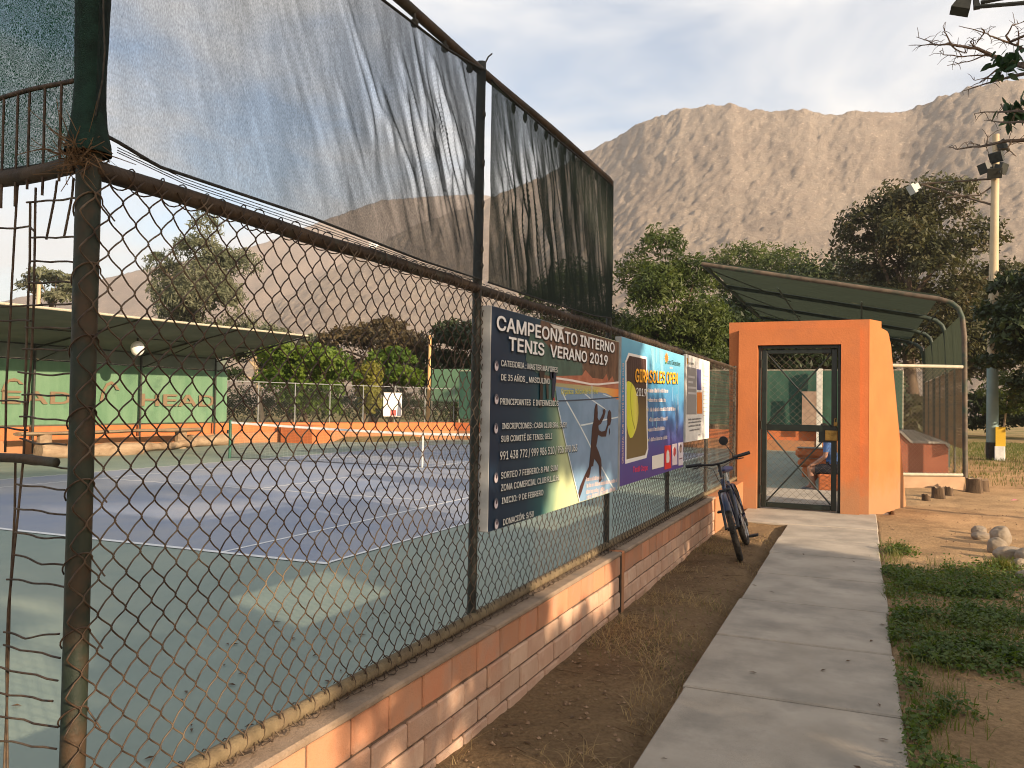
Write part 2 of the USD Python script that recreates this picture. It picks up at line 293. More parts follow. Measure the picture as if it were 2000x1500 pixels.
# dead leaves lying on the court beside the fence
m = MB()
for k in range(120):
    x = -1.95-abs(rng.normal(0, 1.0)); y = rng.uniform(1.6, 6.0); a = rng.uniform(0, 6.3); L = rng.uniform(.012, .035); c, s_ = math.cos(a), math.sin(a)
    m.add([[x-c*L, y-s_*L, -.214], [x+s_*L*.35, y-c*L*.35, -.206], [x+c*L, y+s_*L, -.213], [x-s_*L*.35, y+c*L*.35, -.207]], [[0, 1, 2, 3]])
M['dead_leaf'] = leaf_mat('dead_leaf', (.05, .03, .015), (.13, .07, .03), trans=.1)
m.build('fallen_leaves', M['dead_leaf'], label='dry brown leaves scattered on the court beside the fence', cat='leaves', kind='stuff')

# ---------------------------------------------------------------- mountains
def rock_mat(name, c1, c2, c3, sc):
    N = {'g': ('geometry', {}), 'n': ('noise_texture', {'scale': .022*sc, 'detail': 13.0, 'roughness': .78}), 'r': ('rgb_ramp', {'ramp': [(.3, c1), (.5, c2), (.7, c3)]}),
         'v': ('voronoi_texture', {'scale': .30*sc, 'detail': 3.0, 'roughness': .6}), 'rv': ('rgb_ramp', {'ramp': [(0.0, (1.18, 1.16, 1.12)), (.50, (1.0, 1.0, 1.0)), (.68, (.80, .80, .81)), (.9, (.60, .60, .62))]}), 'mu': ('mix_color', {'blend_type': 'multiply', 'fac': .85, 'use_clamp': False}),  # darker cell edges put the shading of boulders into the rock colour
         'nb': ('noise_texture', {'scale': .09*sc, 'detail': 11.0, 'roughness': .80}), 'b': ('bump', {'strength': 1.0, 'distance': 9.0/sc}), 'p': ('principled_bsdf', {'roughness': .95, 'specular_ior_level': .1})}
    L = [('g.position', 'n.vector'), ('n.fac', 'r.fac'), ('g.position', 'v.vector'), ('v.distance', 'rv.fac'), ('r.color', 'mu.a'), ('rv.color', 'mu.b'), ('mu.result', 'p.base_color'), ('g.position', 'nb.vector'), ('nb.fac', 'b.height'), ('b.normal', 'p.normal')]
    return usdkit.material(stage, '/World/Looks/'+name, N, L, surface='p.BSDF')
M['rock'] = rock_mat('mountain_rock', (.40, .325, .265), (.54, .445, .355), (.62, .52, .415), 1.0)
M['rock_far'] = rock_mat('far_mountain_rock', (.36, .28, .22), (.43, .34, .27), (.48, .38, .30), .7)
def mountain(name, az, tan, Rr, Rb, a0, a1, na, nt, mat, seed, rough, gully):
    th = np.radians(np.linspace(a0, a1, na)); t = np.linspace(0, 1.35, nt)
    TH, T = np.meshgrid(th, t)
    deg = np.degrees(TH)
    H = np.interp(deg, az, tan)
    R0 = Rr*(1+.10*np.sin(deg*.11+seed))
    up = np.minimum(T, 1); over = np.maximum(T-1, 0)
    P = np.stack([deg*.16, T*2.0, 0*T+seed], -1)
    R = Rb+(R0-Rb)*(up+over)
    g = gully(deg, T)
    R = R+g
    ridge = 1-np.abs(2*meshkit.fbm(np.stack([deg*.20+1.6*meshkit.fbm(P*1.5, 3, seed+9)+.5*T, T*1.6, 0*T], -1), 4, seed)-1)
    fade = np.clip(np.minimum(T*4, 1), 0, 1)*np.clip((1-up)*6+.05, 0, 1)
    R = R-rough*fade*(ridge-.6)*.42-rough*3.2*np.clip(T*3, 0, 1)*np.clip((1-up)*3, 0, 1)*(meshkit.fbm(np.stack([R*TH*.0055, R*.004, T*1.2+5], -1), 4, seed+15)-.5)+rough*1.0*np.clip(T*4, 0, 1)*np.clip((1-up)*4, 0, 1)*(meshkit.fbm(np.stack([R*TH*.012, R*.012, T*3], -1), 5, seed+12)-.5)
    prof = .62*up+.38*up**2.0
    X, Y = R*np.sin(TH), R*np.cos(TH)
    fine = meshkit.fbm(np.stack([X*.045, Y*.045, prof*3], -1), 6, seed+2)-.5
    fine2 = meshkit.fbm(np.stack([X*.016, Y*.016, prof*4], -1), 4, seed+6)-.5
    Z = H*R*prof*(1-1.1*over)+rough*.20*fade*fine+rough*.8*np.clip(T*4, 0, 1)*np.clip((1-up)*3, .02, 1)*fine2+2.6*(meshkit.noise(np.stack([X*.25, Y*.25, prof*20], -1), seed+4)-.5)+1.5*(meshkit.noise(np.stack([X*.5, Y*.5, prof*40], -1), seed+8)-.5)*np.clip(T*4, 0, 1)
    Z = Z-2*(1-np.clip(T*10, 0, 1))
    i, j = np.meshgrid(np.arange(nt-1), np.arange(na-1), indexing='ij')
    q = np.stack([i*na+j, i*na+j+1, (i+1)*na+j+1, (i+1)*na+j], -1).reshape(-1, 4)[:, ::-1]
    MB().add(np.stack([X, Y, Z], -1).reshape(-1, 3), q[:, ::-1]).build(name, mat, smooth=True, kind='structure')
AZ1 = [-75, -60, -45, -39.6, -35.35, -30.2, -24.9, -21, -18, -16.1, -14, -11.6, -8.2, -7.4, -5.8, -3.6, -2, .2, 2.25, 2.84, 4.84, 6.2, 7.6, 8.9, 14, 25, 40, 70, 100]
TN1 = [.03, .04, .08, .11, .162, .2154, .253, .2824, .3124, .3288, .3495, .3612, .3655, .358, .3513, .3486, .3408, .3398, .3338, .3358, .3462, .3504, .3516, .3498, .33, .27, .2, .15, .1]
def gully1(deg, T):
    gc = .4+2.6*np.clip((T-.45)/.55, 0, 1.4)
    return -36*smooth(0, 1, np.clip((deg-gc)/8.0, 0, 1))*smooth(.1, .5, T)+4*np.exp(-((deg-gc)/1.5)**2)*smooth(.2, .6, T)+40*smooth(-14, -22, deg)*0
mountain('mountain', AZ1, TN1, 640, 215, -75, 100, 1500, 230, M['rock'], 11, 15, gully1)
AZ2 = [-120, -90, -70, -54.9, -46.6, -40, -35.8, -32.2, -28.5, -25.6, -21.4, -10, 0]
TN2 = [.05, .06, .085, .10, .149, .185, .2194, .246, .2541, .258, .25, .2, .15]
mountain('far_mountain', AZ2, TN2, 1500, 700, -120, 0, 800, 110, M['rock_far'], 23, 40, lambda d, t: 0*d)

# ---------------------------------------------------------------- haze in the air
M['haze'] = usdkit.material(stage, '/World/Looks/haze', {'v': ('principled_volume', {'color': (.93, .90, .86), 'density': HAZE, 'anisotropy': .35})}, [], volume='v.volume')
MB().box((-2600, -1700, -3.5), (1700, 2600, 440)).build('haze', M['haze'], kind='stuff')

# ---------------------------------------------------------------- brick wall that carries the fence
wall = thing('brick_wall', 'low painted brick wall with concrete cap running beside the path under the fence', 'wall')
MB().box((-1.775, -1.0, -.30), (-1.612, 10.05, .372)).build('mortar_core', M['mortar'], wall)
for a, b in ((-1.0, 1.40), (1.404, 3.60), (3.604, 5.845), (5.935, 7.93), (7.934, 10.04)):
    MB().box((-1.80, a, .373), (-1.588, b, .402), ch=.008).build('cap', M['cap'], wall)
courses = [(-.09, -.012), (-.002, .098), (.108, .206), (.216, .368)]
courses = [(-.115, -.022), (-.012, .086), (.096, .194), (.204, .268), (.278, .368)]
courses = [(-.10, -.013), (-.003, .108), (.118, .212), (.222, .275), (.285, .37)]
courses = [(-.115, -.005), (.005, .112), (.122, .224), (.234, .370)]
k = 0
for c, (z0, z1) in enumerate(courses):
    y = .55+(.13 if c % 2 else 0)
    while y < 10.0:
        L = .252+rng.uniform(-.006, .006); y1 = y+L
        a, b = y+.005, y1-.005
        y = y1
        if a < 5.94 and b > 5.85:
            if a < 5.85-.08: b = 5.845
            elif b > 5.94+.08: a = 5.945
            else: continue
        if b > 10.04: b = 10.04
        if b-a < .05: continue
        v, f = chbox((-1.68, a, z0+rng.uniform(-.002, .002)), (-1.600+rng.uniform(-.004, .004), b, z1+rng.uniform(-.002, .002)), .007)
        v = v+(meshkit.noise(v*23.0+k, 1)[:, None]-.5)*np.array([.004, .004, .004])
        MB().add(v, f).build('brick', (M['brick_top'][k % 2] if c == 3 else M['brick'][int(rng.integers(3))]), wall)
        k += 1
MB().box((-1.70, 5.855, -.12), (-1.592, 5.935, .398), ch=.008).build('pillar', M['orange'], wall, label='orange painted pillar splitting the wall')
MB().box((-1.80, 10.06, -.3), (-1.585, 12.60, .385), ch=.01).build('end_section', M['orange'], wall, label='orange painted end of the wall by the gate')

# ---------------------------------------------------------------- chain-link fence on the wall
XF = -1.684; XP = -1.713
fence = thing('chain_link_fence', 'rusty chain-link fence on the brick wall beside the path, pipe frame and green posts', 'fence')
PY = [1.42, 3.60, 5.86, 7.91, 10.05, 12.45]
def jitter_tube(p0, p1, r, n=24, amp=.0025, seed=0, sides=12):
    p0, p1 = np.array(p0, float), np.array(p1, float); t = np.linspace(0, 1, n)[:, None]; P = p0+(p1-p0)*t
    return P+amp*(np.stack([meshkit.noise(np.stack([t[:, 0]*7, 0*t[:, 0]+k, 0*t[:, 0]+seed], -1), k) for k in range(3)], -1)-.5)*2
MB().tube(jitter_tube((XP-.004, PY[0], -.3), (XP-.004, PY[0], 3.2), .034, 30, .003, 1), .0285, 16).build('corner_post', M['post'], fence, smooth=40)
for k, (y, top) in enumerate(zip(PY[1:], (3.12, 3.12, 2.05, 2.06, 2.08))):
    MB().tube(jitter_tube((XP, y, .37), (XP, y, top), .027, 24, .002, k), .0225, 12).build('post', M['dark_post'], fence, smooth=40)
MB().tube([(-1.604, 5.853, .40), (-1.604, 5.853, -.06)], .013, 8).build('post_stub', M['rust_pipe'], fence)
for k in range(5):
    z0, z1 = 2.005+.008*k, 2.013+.008*k
    if k < 4: MB().tube(jitter_tube((XP, PY[k], z0), (XP, PY[k+1], z1), .024, 30, .004, 20+k), .024, 12).build('mid_rail', M['rust_pipe'], fence, smooth=40)
    else: MB().tube(jitter_tube((XP, PY[k], z0), (XP, PY[k+1], z1), .024, 12, .003, 27), .024, 12).build('mid_rail', M['rust_pipe'], fence, smooth=40)
tp = [(XP, y, 3.07+.018*(y-2.9)+.006*math.sin(y*3)) for y in np.linspace(.6, 5.78, 26)]+[(XP, 5.835, 3.112), (XP, 5.858, 3.085), (XP, 5.86, 3.03)]
MB().tube(tp, .0225, 12).build('top_rail', M['rust_pipe'], fence, smooth=40)
MB().tube(jitter_tube((XP+.008, 1.40, .432), (XP+.008, 12.5, .432), .03, 60, .006, 31), .027, 10).build('bottom_rail', M['curb'], fence, smooth=50)
# woven wire: every wire zigzags and hooks into its neighbours
def wire_mesh(y0, y1, z0, z1, pts, sides, r, name='wire_mesh', frame=None, parent=None, m=None, cell=(.0405, .087), seed=0, warp=.0032):
    w, hh = cell
    n = int((y1-y0)/w); mb = MB()
    steps = int((z1-z0)/hh*pts); z = z0+np.arange(steps+1)*hh/pts
    ph = (z-z0)/hh
    tri = 2*np.abs(2*(ph-np.floor(ph+.5)))-1
    tri = np.clip(tri*1.17, -1, 1)
    V = []; F = []
    ang = np.arange(sides)*2*np.pi/sides
    i, j = np.meshgrid(np.arange(len(z)-1), np.arange(sides), indexing='ij')
    q = np.stack([i*sides+j, i*sides+(j+1) % sides, (i+1)*sides+(j+1) % sides, (i+1)*sides+j], -1).reshape(-1, 4)
    tot = 0
    for k in range(n):
        s = 1 if k % 2 == 0 else -1
        yc = y0+(k+.5)*w
        y = yc+s*tri*(w/2+.0016); x = .0026*np.sin(4*np.pi*ph+s*.9)*s
        pq = np.stack([y*2.1, z*2.1, 0*z+seed], -1)
        y = y+warp*2*(meshkit.noise(pq, 1)-.5)+warp*.8*(meshkit.noise(pq*6, 4)-.5); zz = z+warp*2*(meshkit.noise(pq, 2)-.5)+warp*.8*(meshkit.noise(pq*6, 5)-.5); x = x+warp*2.2*(meshkit.noise(pq, 3)-.5)
        p = np.stack([x, y, zz], -1); t = np.gradient(p, axis=0); t /= np.linalg.norm(t, axis=1, keepdims=True)
        a = np.cross(t, [1.0, 0, 0]); a /= np.linalg.norm(a, axis=1, keepdims=True)+1e-9; b = np.cross(t, a)
        v = (p[:, None]+r*(np.cos(ang)[None, :, None]*a[:, None]+np.sin(ang)[None, :, None]*b[:, None])).reshape(-1, 3)
        V.append(v); F.append(q+tot); tot += len(v)
    V = np.vstack(V); F = np.vstack(F)
    if frame is None: V = V+np.array([XF, 0, 0])
    else:
        o, U = frame; U = np.asarray(U, float); N = np.array([U[1], -U[0], 0]); V = np.asarray(o)+V[:, 1:2]*U+V[:, 2:]*np.array([0, 0, 1.0])+V[:, :1]*N
    return MB().add(V, F).build(name, m or M['wire'], parent or fence, smooth=True)
wire_mesh(1.372, 3.60, .412, 2.005, 10, 5, .0023, seed=1)
wire_mesh(3.60, 5.86, .412, 2.01, 8, 4, .0023, seed=2)
wire_mesh(5.90, 7.91, .412, 2.02, 6, 4, .0022, seed=3)
wire_mesh(7.91, 10.05, .412, 2.03, 6, 4, .0022, seed=4)
wire_mesh(10.05, 12.42, .412, 2.04, 6, 4, .0022, seed=5)
# lashing wire wound round the middle rail and the wire ends twisted below the bottom rail
def spiral(y0, y1, pitch, z, seed):
    n = int((y1-y0)/pitch*14); y = np.linspace(y0, y1, n); a = (y-y0)/pitch*2*np.pi+1.5*meshkit.noise(np.stack([y*3, 0*y, 0*y+seed], -1), 2)*2
    rr = .0275+.010*meshkit.noise(np.stack([y*9, 0*y, 0*y+seed], -1), 3)
    return np.stack([XP+rr*np.cos(a), y+.012*np.sin(a*.5), z+.004*(y-1.4)+rr*np.sin(a)], -1)
for k in range(4):
    MB().tube(spiral(PY[k]+.03, PY[k+1]-.03, .085, 2.004, k), .002, 5).build('lashing_wire', M['wire'], fence, smooth=True)
m = MB()
for y in np.arange(1.5, 10.0, .081):
    for s in (-1, 1):
        yy = y+.02*s+rng.normal(0, .003)
        m.tube([(XF+.004, yy+.016*s, .43), (XF+.018, yy+.006*s, .408), (XF+.030, yy-.014*s, .404+rng.uniform(0, .012)), (XF+.036, yy-.030*s, .412+rng.uniform(0, .015))], .0019, 4)
m.build('wire_ends', M['wire'], fence, kind='stuff')
m = MB()
for y in np.arange(1.5, 10.0, .081):
    a = np.linspace(-.6, 2.6, 7); o = rng.normal(0, .004)
    m.tube(np.stack([XP+.008+.030*np.cos(a), y+o+.03*(a/2.6), .432+.030*np.sin(a)], -1), .0019, 4)
m.build('hook_wires', M['wire'], fence, kind='stuff')
# wire twisted round the corner post where the mesh is hooked on
m = MB()
for z in np.arange(.52, 1.98, .174):
    zz = z+rng.normal(0, .008); a = np.linspace(-2.4, 1.3, 12)
    pts = np.stack([XP-.004+.0315*np.cos(a-.3), PY[0]+.0315*np.sin(a-.3), zz+.035*np.cos(a*.9)], -1)
    pts = np.vstack([pts, [XF, PY[0]+.05, zz-.03+rng.normal(0, .004)]])
    m.tube(pts, .0022, 5)
m.build('hook_wires', M['wire'], fence, kind='stuff')
# rope knots that hang the nets from the top rail and lace them to the second post
M['knot'] = nm('old_rope', (.02, .02, .018), (.06, .055, .045), sc=60, rough=.9, bump=.4, bsc=200)
for y in (2.93, 3.20, 3.45):
    z = 3.07+.018*(y-2.9); m = MB().ball((XP+.012, y, z-.052), (.017, .018, .019), 2, 3, .15); m.tube([(XP+.01, y, z-.01), (XP+.012, y, z-.05)], .007, 6); m.build('rope_knot', M['knot'], fence, smooth=True)
for y in np.linspace(3.98, 5.62, 11):
    z = 3.07+.018*(y-2.9); m = MB().ball((XP+.012, y, z-.066), (.012, .014, .030), 2, 5, .15); m.tube([(XP+.01, y, z-.01), (XP+.012, y, z-.06)], .004, 5); m.build('rope_knot', M['knot'], fence, smooth=True)
for z in (2.86, 2.62, 2.42, 2.20, 2.12): MB().ball((XP+.014, 3.585, z), (.02, .024, .028), 2, int(z*100), .2).build('rope_knot', M['knot'], fence, smooth=True)
MB().tube([(XP, 3.62, 3.10), (XP+.01, 3.66, 3.17), (XP+.01, 3.70, 3.20)], .004, 5).build('rope_end', M['knot'], fence)

# rusty lattice of bent rods closing the gap left of the corner post
RODS = [[(-1.909, 1.977), (-1.91, 1.878), (-1.91, 1.692), (-1.914, 1.535), (-1.926, 1.36), (-1.927, 1.293), (-1.936, 1.165), (-1.949, 1.012), (-1.958, 0.922), (-1.96, 0.796), (-1.951, 0.533), (-1.95, .3)], [(-1.924, 1.941), (-1.922, 1.799), (-1.928, 1.64), (-1.932, 1.481), (-1.931, 1.377)], [(-1.974, 2.003), (-1.98, 1.802), (-1.986, 1.642), (-1.997, 1.481), (-1.997, 1.311)], [(-1.954, 1.31), (-1.954, 1.164), (-1.965, 0.946), (-1.959, 0.707), (-1.957, 0.532), (-1.955, .3)], [(-1.841, 1.99), (-1.846, 1.953), (-1.871, 1.844)], [(-1.782, 1.991), (-1.786, 1.947), (-1.811, 1.845)]]
RUNGS = [[(-1.928, 1.94), (-1.74, 1.935)], [(-1.909, 1.85), (-1.736, 1.839)], [(-1.918, 1.791), (-1.754, 1.78)], [(-1.919, 1.736), (-1.742, 1.732)], [(-2.057, 1.68), (-1.736, 1.679)], [(-1.921, 1.625), (-1.76, 1.62)], [(-1.925, 1.572), (-1.74, 1.565)], [(-1.94, 1.515), (-1.858, 1.506), (-1.743, 1.509)], [(-1.927, 1.458), (-1.738, 1.455)], [(-1.935, 1.403), (-1.738, 1.394)], [(-1.933, 1.347), (-1.85, 1.337), (-1.769, 1.339)], [(-1.93, 1.29), (-1.753, 1.281)], [(-1.935, 1.234), (-1.764, 1.229)], [(-1.938, 1.175), (-1.758, 1.169)], [(-1.935, 1.117), (-1.862, 1.108), (-1.756, 1.114)], [(-1.937, 1.06), (-1.834, 1.046), (-1.754, 1.05)], [(-1.963, 0.997), (-1.845, 0.998), (-1.758, 0.998)], [(-1.97, 0.865), (-1.884, 0.861), (-1.773, 0.885)], [(-1.969, 0.832), (-1.763, 0.828)], [(-2.014, 0.776), (-1.768, 0.773)], [(-2.011, 0.712), (-1.783, 0.722)], [(-2.008, 0.657), (-1.768, 0.662)], [(-2.005, 0.595), (-1.773, 0.61)], [(-2.066, 1.881), (-1.922, 1.878), (-1.899, 1.865)], [(-2.055, 1.646), (-1.9, 1.642)], [(-2.045, 1.443), (-1.902, 1.44)], [(-2.042, 1.375), (-1.903, 1.37)]]
lat = thing('rod_lattice', 'rusty lattice of bent iron rods left of the green corner post', 'lattice')
def fine(pts, n=6):
    p = np.array(pts, float); t = np.linspace(0, len(p)-1, (len(p)-1)*n+1); return np.stack([np.interp(t, np.arange(len(p)), p[:, k]) for k in range(p.shape[1])], -1)
for k, pl in enumerate(RODS):
    p = fine(pl); MB().tube(np.stack([p[:, 0], 1.428+.004*np.sin(p[:, 1]*5+k), p[:, 1]], -1), .0032, 6).build('upright_rod', M['wire'], lat, smooth=True)
for k, pl in enumerate(RUNGS):
    p = fine(pl); MB().tube(np.stack([p[:, 0], 1.420+.003*np.sin(p[:, 0]*40+k), p[:, 1]+.0015*np.sin(p[:, 0]*60+k)], -1), .0026, 6).build('cross_rod', M['wire'], lat, smooth=True)
MB().tube(jitter_tube((-2.7, 1.405, 1.306), (-1.774, 1.405, 1.299), .01, 30, .004, 3), .0115, 8).build('bar', M['rust_pipe'], lat, smooth=True)
MB().tube(jitter_tube((-2.9, 1.42, 1.985), (-1.76, 1.42, 2.017), .02, 20, .004, 4), .021, 10).build('rail', M['rust_pipe'], lat, smooth=True)
MB().tube(jitter_tube((-2.9, 1.42, 2.19), (-1.776, 1.42, 2.230), .006, 16, .003, 5), .006, 6).build('rail', M['wire'], lat, smooth=True)
for a, b in ([(-2.028, 2.222), (-2.012, 1.93)], [(-1.976, 2.223), (-1.961, 1.93)], [(-1.933, 2.225), (-1.918, 1.97)], [(-1.878, 2.227), (-1.863, 1.95)], [(-1.82, 2.228), (-1.806, 1.98)]):
    MB().tube(fine([(a[0], 1.42, a[1]), (b[0], 1.41, b[1])]), .0035, 6).build('upright_rod', M['wire'], lat, smooth=True)

# ---------------------------------------------------------------- shade nets above the fence
M['net_main'] = net_mat('net_backlit', (.028, .031, .031), .23, .94, trans=.5, weave=300, contrast=.13, streak=.09, speck=.38, stretch=(1, 3.2, .7), knit=(1, 1, .4))
M['net_far'] = net_mat('net_far', (.022, .027, .022), .40, .985, trans=.45, weave=300, contrast=.12, streak=.10, speck=.2, stretch=(1, 3.2, .7), knit=(1, 1, .4))
M['net_hem'] = nm('net_hem', (.012, .013, .012), (.035, .036, .034), sc=60, rough=.95)
M['net_green'] = net_mat('net_green', (.014, .060, .036), .80, .97, trans=.45, weave=520, contrast=.36, knit=(1, 1, .5), streak=.1)
M['net_green_thick'] = nm('net_green_thick', (.004, .014, .010), (.009, .034, .024), sc=25, rough=.9, bump=.6, bsc=300)
def net(name, label, ys, zb, zt, mat, seed, amp, lean, nu=260, nv=110, hem=True, xoff=0.0):
    t = thing(name, label, 'net')
    u = np.linspace(0, 1, nu); v = np.linspace(0, 1, nv)
    Y = np.interp(u, np.linspace(0, 1, len(ys)), ys)
    ZB = np.interp(Y, *zb); ZT = np.interp(Y, *zt)
    YY, VV = np.meshgrid(Y, v); ZZ = ZB[None]+(ZT-ZB)[None]*VV
    d = YY+lean*(ZZ-2.0)
    n1 = meshkit.fbm(np.stack([d*5.5, (ZZ-lean*YY)*.9, 0*d+seed], -1), 4, seed)
    n2 = 1-np.abs(2*meshkit.fbm(np.stack([d*9+2*n1, (ZZ-lean*YY)*1.3, 0*d], -1), 3, seed+3)-1)
    n2 = np.clip((n2-.72)/.28, 0, 1)**1.5
    env = np.sin(np.pi*np.clip(VV, 0, 1))**.5*np.clip(np.minimum(u, 1-u)[None]*9, .15, 1)*(np.clip((YY-1.5)/1.6, .12, 1) if ys[0] < 2 else 1)
    XX = XP+.030+xoff+env*(amp*(n1-.5)+amp*.55*n2*meshkit.noise(np.stack([d*1.3, ZZ*1.6, 0*d+7], -1), seed+5)**1.5)
    i, j = np.meshgrid(np.arange(nv-1), np.arange(nu-1), indexing='ij')
    q = np.stack([i*nu+j, i*nu+j+1, (i+1)*nu+j+1, (i+1)*nu+j], -1).reshape(-1, 4)
    MB().add(np.stack([XX, YY, ZZ], -1).reshape(-1, 3), q).build('fabric', mat, t, smooth=True)
    if hem:
        MB().tube(np.stack([XX[0], YY[0], ZZ[0]], -1)[::4], .005, 5).build('bottom_hem', M['net_hem'], t, smooth=True)
        MB().tube(np.stack([XX[-1], YY[-1], ZZ[-1]], -1)[::4], .006, 5).build('top_hem', M['net_hem'], t, smooth=True)
    return t
n1t = net('shade_net', 'grey see-through shade net between corner post and second post, above the wire mesh', [1.405, 3.592], ([1.45, 1.6, 2.25, 3.0, 3.58], [2.085, 2.055, 2.062, 2.045, 2.05]), ([1.45, 2.0, 2.66, 3.2, 3.52, 3.58], [3.10, 3.00, 2.985, 3.012, 3.055, 3.075]), M['net_main'], 4, .045, .55)
for dz in (-.012, -.022, -.030):
    MB().tube([(XP+.03, y, np.interp(y, [1.47, 1.7, 2.25, 3.0, 3.58], [2.075, 2.055, 2.060, 2.043, 2.048])+dz*(1-abs(y-2.2)/2.2)) for y in np.linspace(1.47, 3.57, 30)], .0013, 4).build('loose_thread', M['net_hem'], n1t)
n2t = net('shade_net', 'dark shade net right of the second post, its far end before the green trees', [3.66, 5.835], ([3.66, 4.5, 5.4, 5.835], [2.05, 2.055, 2.07, 2.10]), ([3.66, 3.8, 4.6, 5.5, 5.835], [3.05, 3.045, 3.045, 3.07, 3.07]), M['net_far'], 9, .05, .35)
gt = thing('green_net', 'green shade net left of the corner post, folded round it', 'net')
u = np.linspace(-3.2, -1.79, 90); v = np.linspace(2.03, 3.4, 60); UU, VV = np.meshgrid(u, v)
YY = 1.44+.02*(meshkit.fbm(np.stack([UU*4, VV*2, 0*UU], -1), 3, 2)-.5)
i, j = np.meshgrid(np.arange(59), np.arange(89), indexing='ij')
q = np.stack([i*90+j, i*90+j+1, (i+1)*90+j+1, (i+1)*90+j], -1).reshape(-1, 4)
MB().add(np.stack([UU, YY, VV], -1).reshape(-1, 3), q).build('fabric', M['net_green'], gt, smooth=True)
MB().tube([(x, 1.43, 2.03) for x in np.linspace(-3.2, -1.78, 20)], .008, 6).build('bottom_hem', M['net_hem'], gt)
za = np.linspace(2.04, 3.4, 60); prof = [(.0335+.006*meshkit.noise(np.array([0, 0, z*9]), 2)+.016*np.exp(-((z-2.04)/.05)**2), z) for z in za]
v0 = MB().lathe(prof, (XP-.008, PY[0], 0), (0, 0, 1), 40); a = v0.arr()[0]
th = np.arctan2(a[:, 1]-PY[0], a[:, 0]-XP+.008); k = 1+.14*(meshkit.fbm(np.stack([np.cos(th)*2.2, np.sin(th)*2.2, a[:, 2]*2.6], -1), 4, 8)-.5)*2
a[:, 0] = XP-.008+(a[:, 0]-XP+.008)*k; a[:, 1] = PY[0]+(a[:, 1]-PY[0])*k
MB().add(a, v0.arr()[1]).build('wrapping', M['net_green_thick'], gt, smooth=True)
m = MB()
M['fibre'] = nm('dry_fibre', (.06, .036, .018), (.15, .09, .045), sc=30, rough=.9)
for k in range(150):
    p0 = np.array([XP+rng.normal(0, .025), 1.385+rng.normal(0, .015), 2.03+rng.normal(0, .022)]); d = rng.normal(0, 1, 3)*np.array([1, .5, .5]); d /= np.linalg.norm(d); L = rng.uniform(.012, .036); b = rng.normal(0, 1.3, 3)
    t = np.linspace(0, 1, 6)[:, None]; m.tube(p0+d*L*t+b*L*t*t, np.linspace(.0018, .0008, 6)*rng.uniform(.5, 1.3), 4)
m.build('dry_fibre', M['fibre'], gt, kind='stuff')
MB().tube(fine([(-1.668, 1.395, 2.62), (-1.655, 1.395, 2.36), (-1.648, 1.396, 2.27), (-1.652, 1.395, 2.20), (-1.672, 1.395, 2.12)]), .0022, 5).build('cord', M['knot'], gt, smooth=True)

# ---------------------------------------------------------------- printed boards on the fence
BX = -1.64
def place2d(o):
    return (np.array([BX, o[0], o[1]]), (0, 1, 0), (0, 0, 1), (1, 0, 0))
def gradient_mat(name, stops, o, U, span, rough=.55, noise=.06, nsc=6.0):
    """Print that runs from colour to colour along the direction U (in y, z) of the board."""
    N = {'g': ('geometry', {}), 'mp': ('mapping', {'location': (0, -o[0], -o[1])}), 'dp': ('vector_math', {'math_type': 'dot_product', 'vector2': (0, U[0]/span, U[1]/span)}),
         'n': ('noise_texture', {'scale': nsc, 'detail': 5.0}), 'ns': ('map_range', {'from_min': .2, 'from_max': .8, 'to_min': -noise, 'to_max': noise}), 'ad': ('math', {'math_type': 'add'}),
         'r': ('rgb_ramp', {'ramp': stops}), 'p': ('principled_bsdf', {'roughness': rough, 'specular_ior_level': .22})}
    L = [('g.position', 'mp.vector'), ('mp.vector', 'dp.vector1'), ('g.position', 'n.vector'), ('n.fac', 'ns.value'), ('dp.value', 'ad.value1'), ('ns.result', 'ad.value2'), ('ad.value', 'r.fac'), ('r.color', 'p.base_color')]
    return usdkit.material(stage, '/World/Looks/'+name, N, L, surface='p.BSDF')
PR = {}
def ink(c, rough=.4):
    k = '_'.join('%03d' % int(x*1000) for x in c)
    if k not in PR: PR[k] = flat('ink_'+k, c, .55, 0, .2)
    return PR[k]
def sheet_poly(parent, o, poly, level, mat, name):
    return MB().prism(poly, .0007*level, .0007*level+.0006, place2d(o)).build(name, mat, parent)
def lettering(parent, o, text, p0, p1, h, level, c, bold=False, name='lettering', vertical=False):
    """Text fitted between the two ends of its baseline, capitals h high."""
    m = meshkit.text_mesh(text, h, .0006, bold); v = np.array(m.vertices); v[:, 0] -= v[:, 0].min()
    w = v[:, 0].max(); p0 = np.array(p0); p1 = np.array(p1); d = p1-p0; L = np.hypot(*d)
    U = np.array([0, d[0], d[1]])/L; V = np.array([0, -d[1], d[0]])/L
    P = np.array([BX, o[0]+p0[0], o[1]+p0[1]])+v[:, :1]*(L/w)*U+v[:, 1:2]*V+(v[:, 2:]+.0007*level)*np.array([1.0, 0, 0])
    return MB().add(P, m.faces).build(name, ink(c), parent)
def stroke(pts, w):
    from shapely.geometry import LineString
    return LineString(pts).buffer(w/2, cap_style=2)
M['alu'] = nm('grey_sign_frame', (.34, .34, .33), (.46, .46, .45), sc=9, rough=.5, metal=.2)
def board(name, label, o, w, h, depth, face):
    t = thing(name, label, 'sign')
    MB().box((BX-depth, o[0], o[1]), (BX-.0012, o[0]+w, o[1]+h), ch=.003).build('frame', M['alu'], t)
    m = MB().prism(sbox(.002, .002, w-.002, h-.002), -.0011, 0, place2d(o)); m.build('panel', face, t)
    return t
white = (.74, .74, .72)
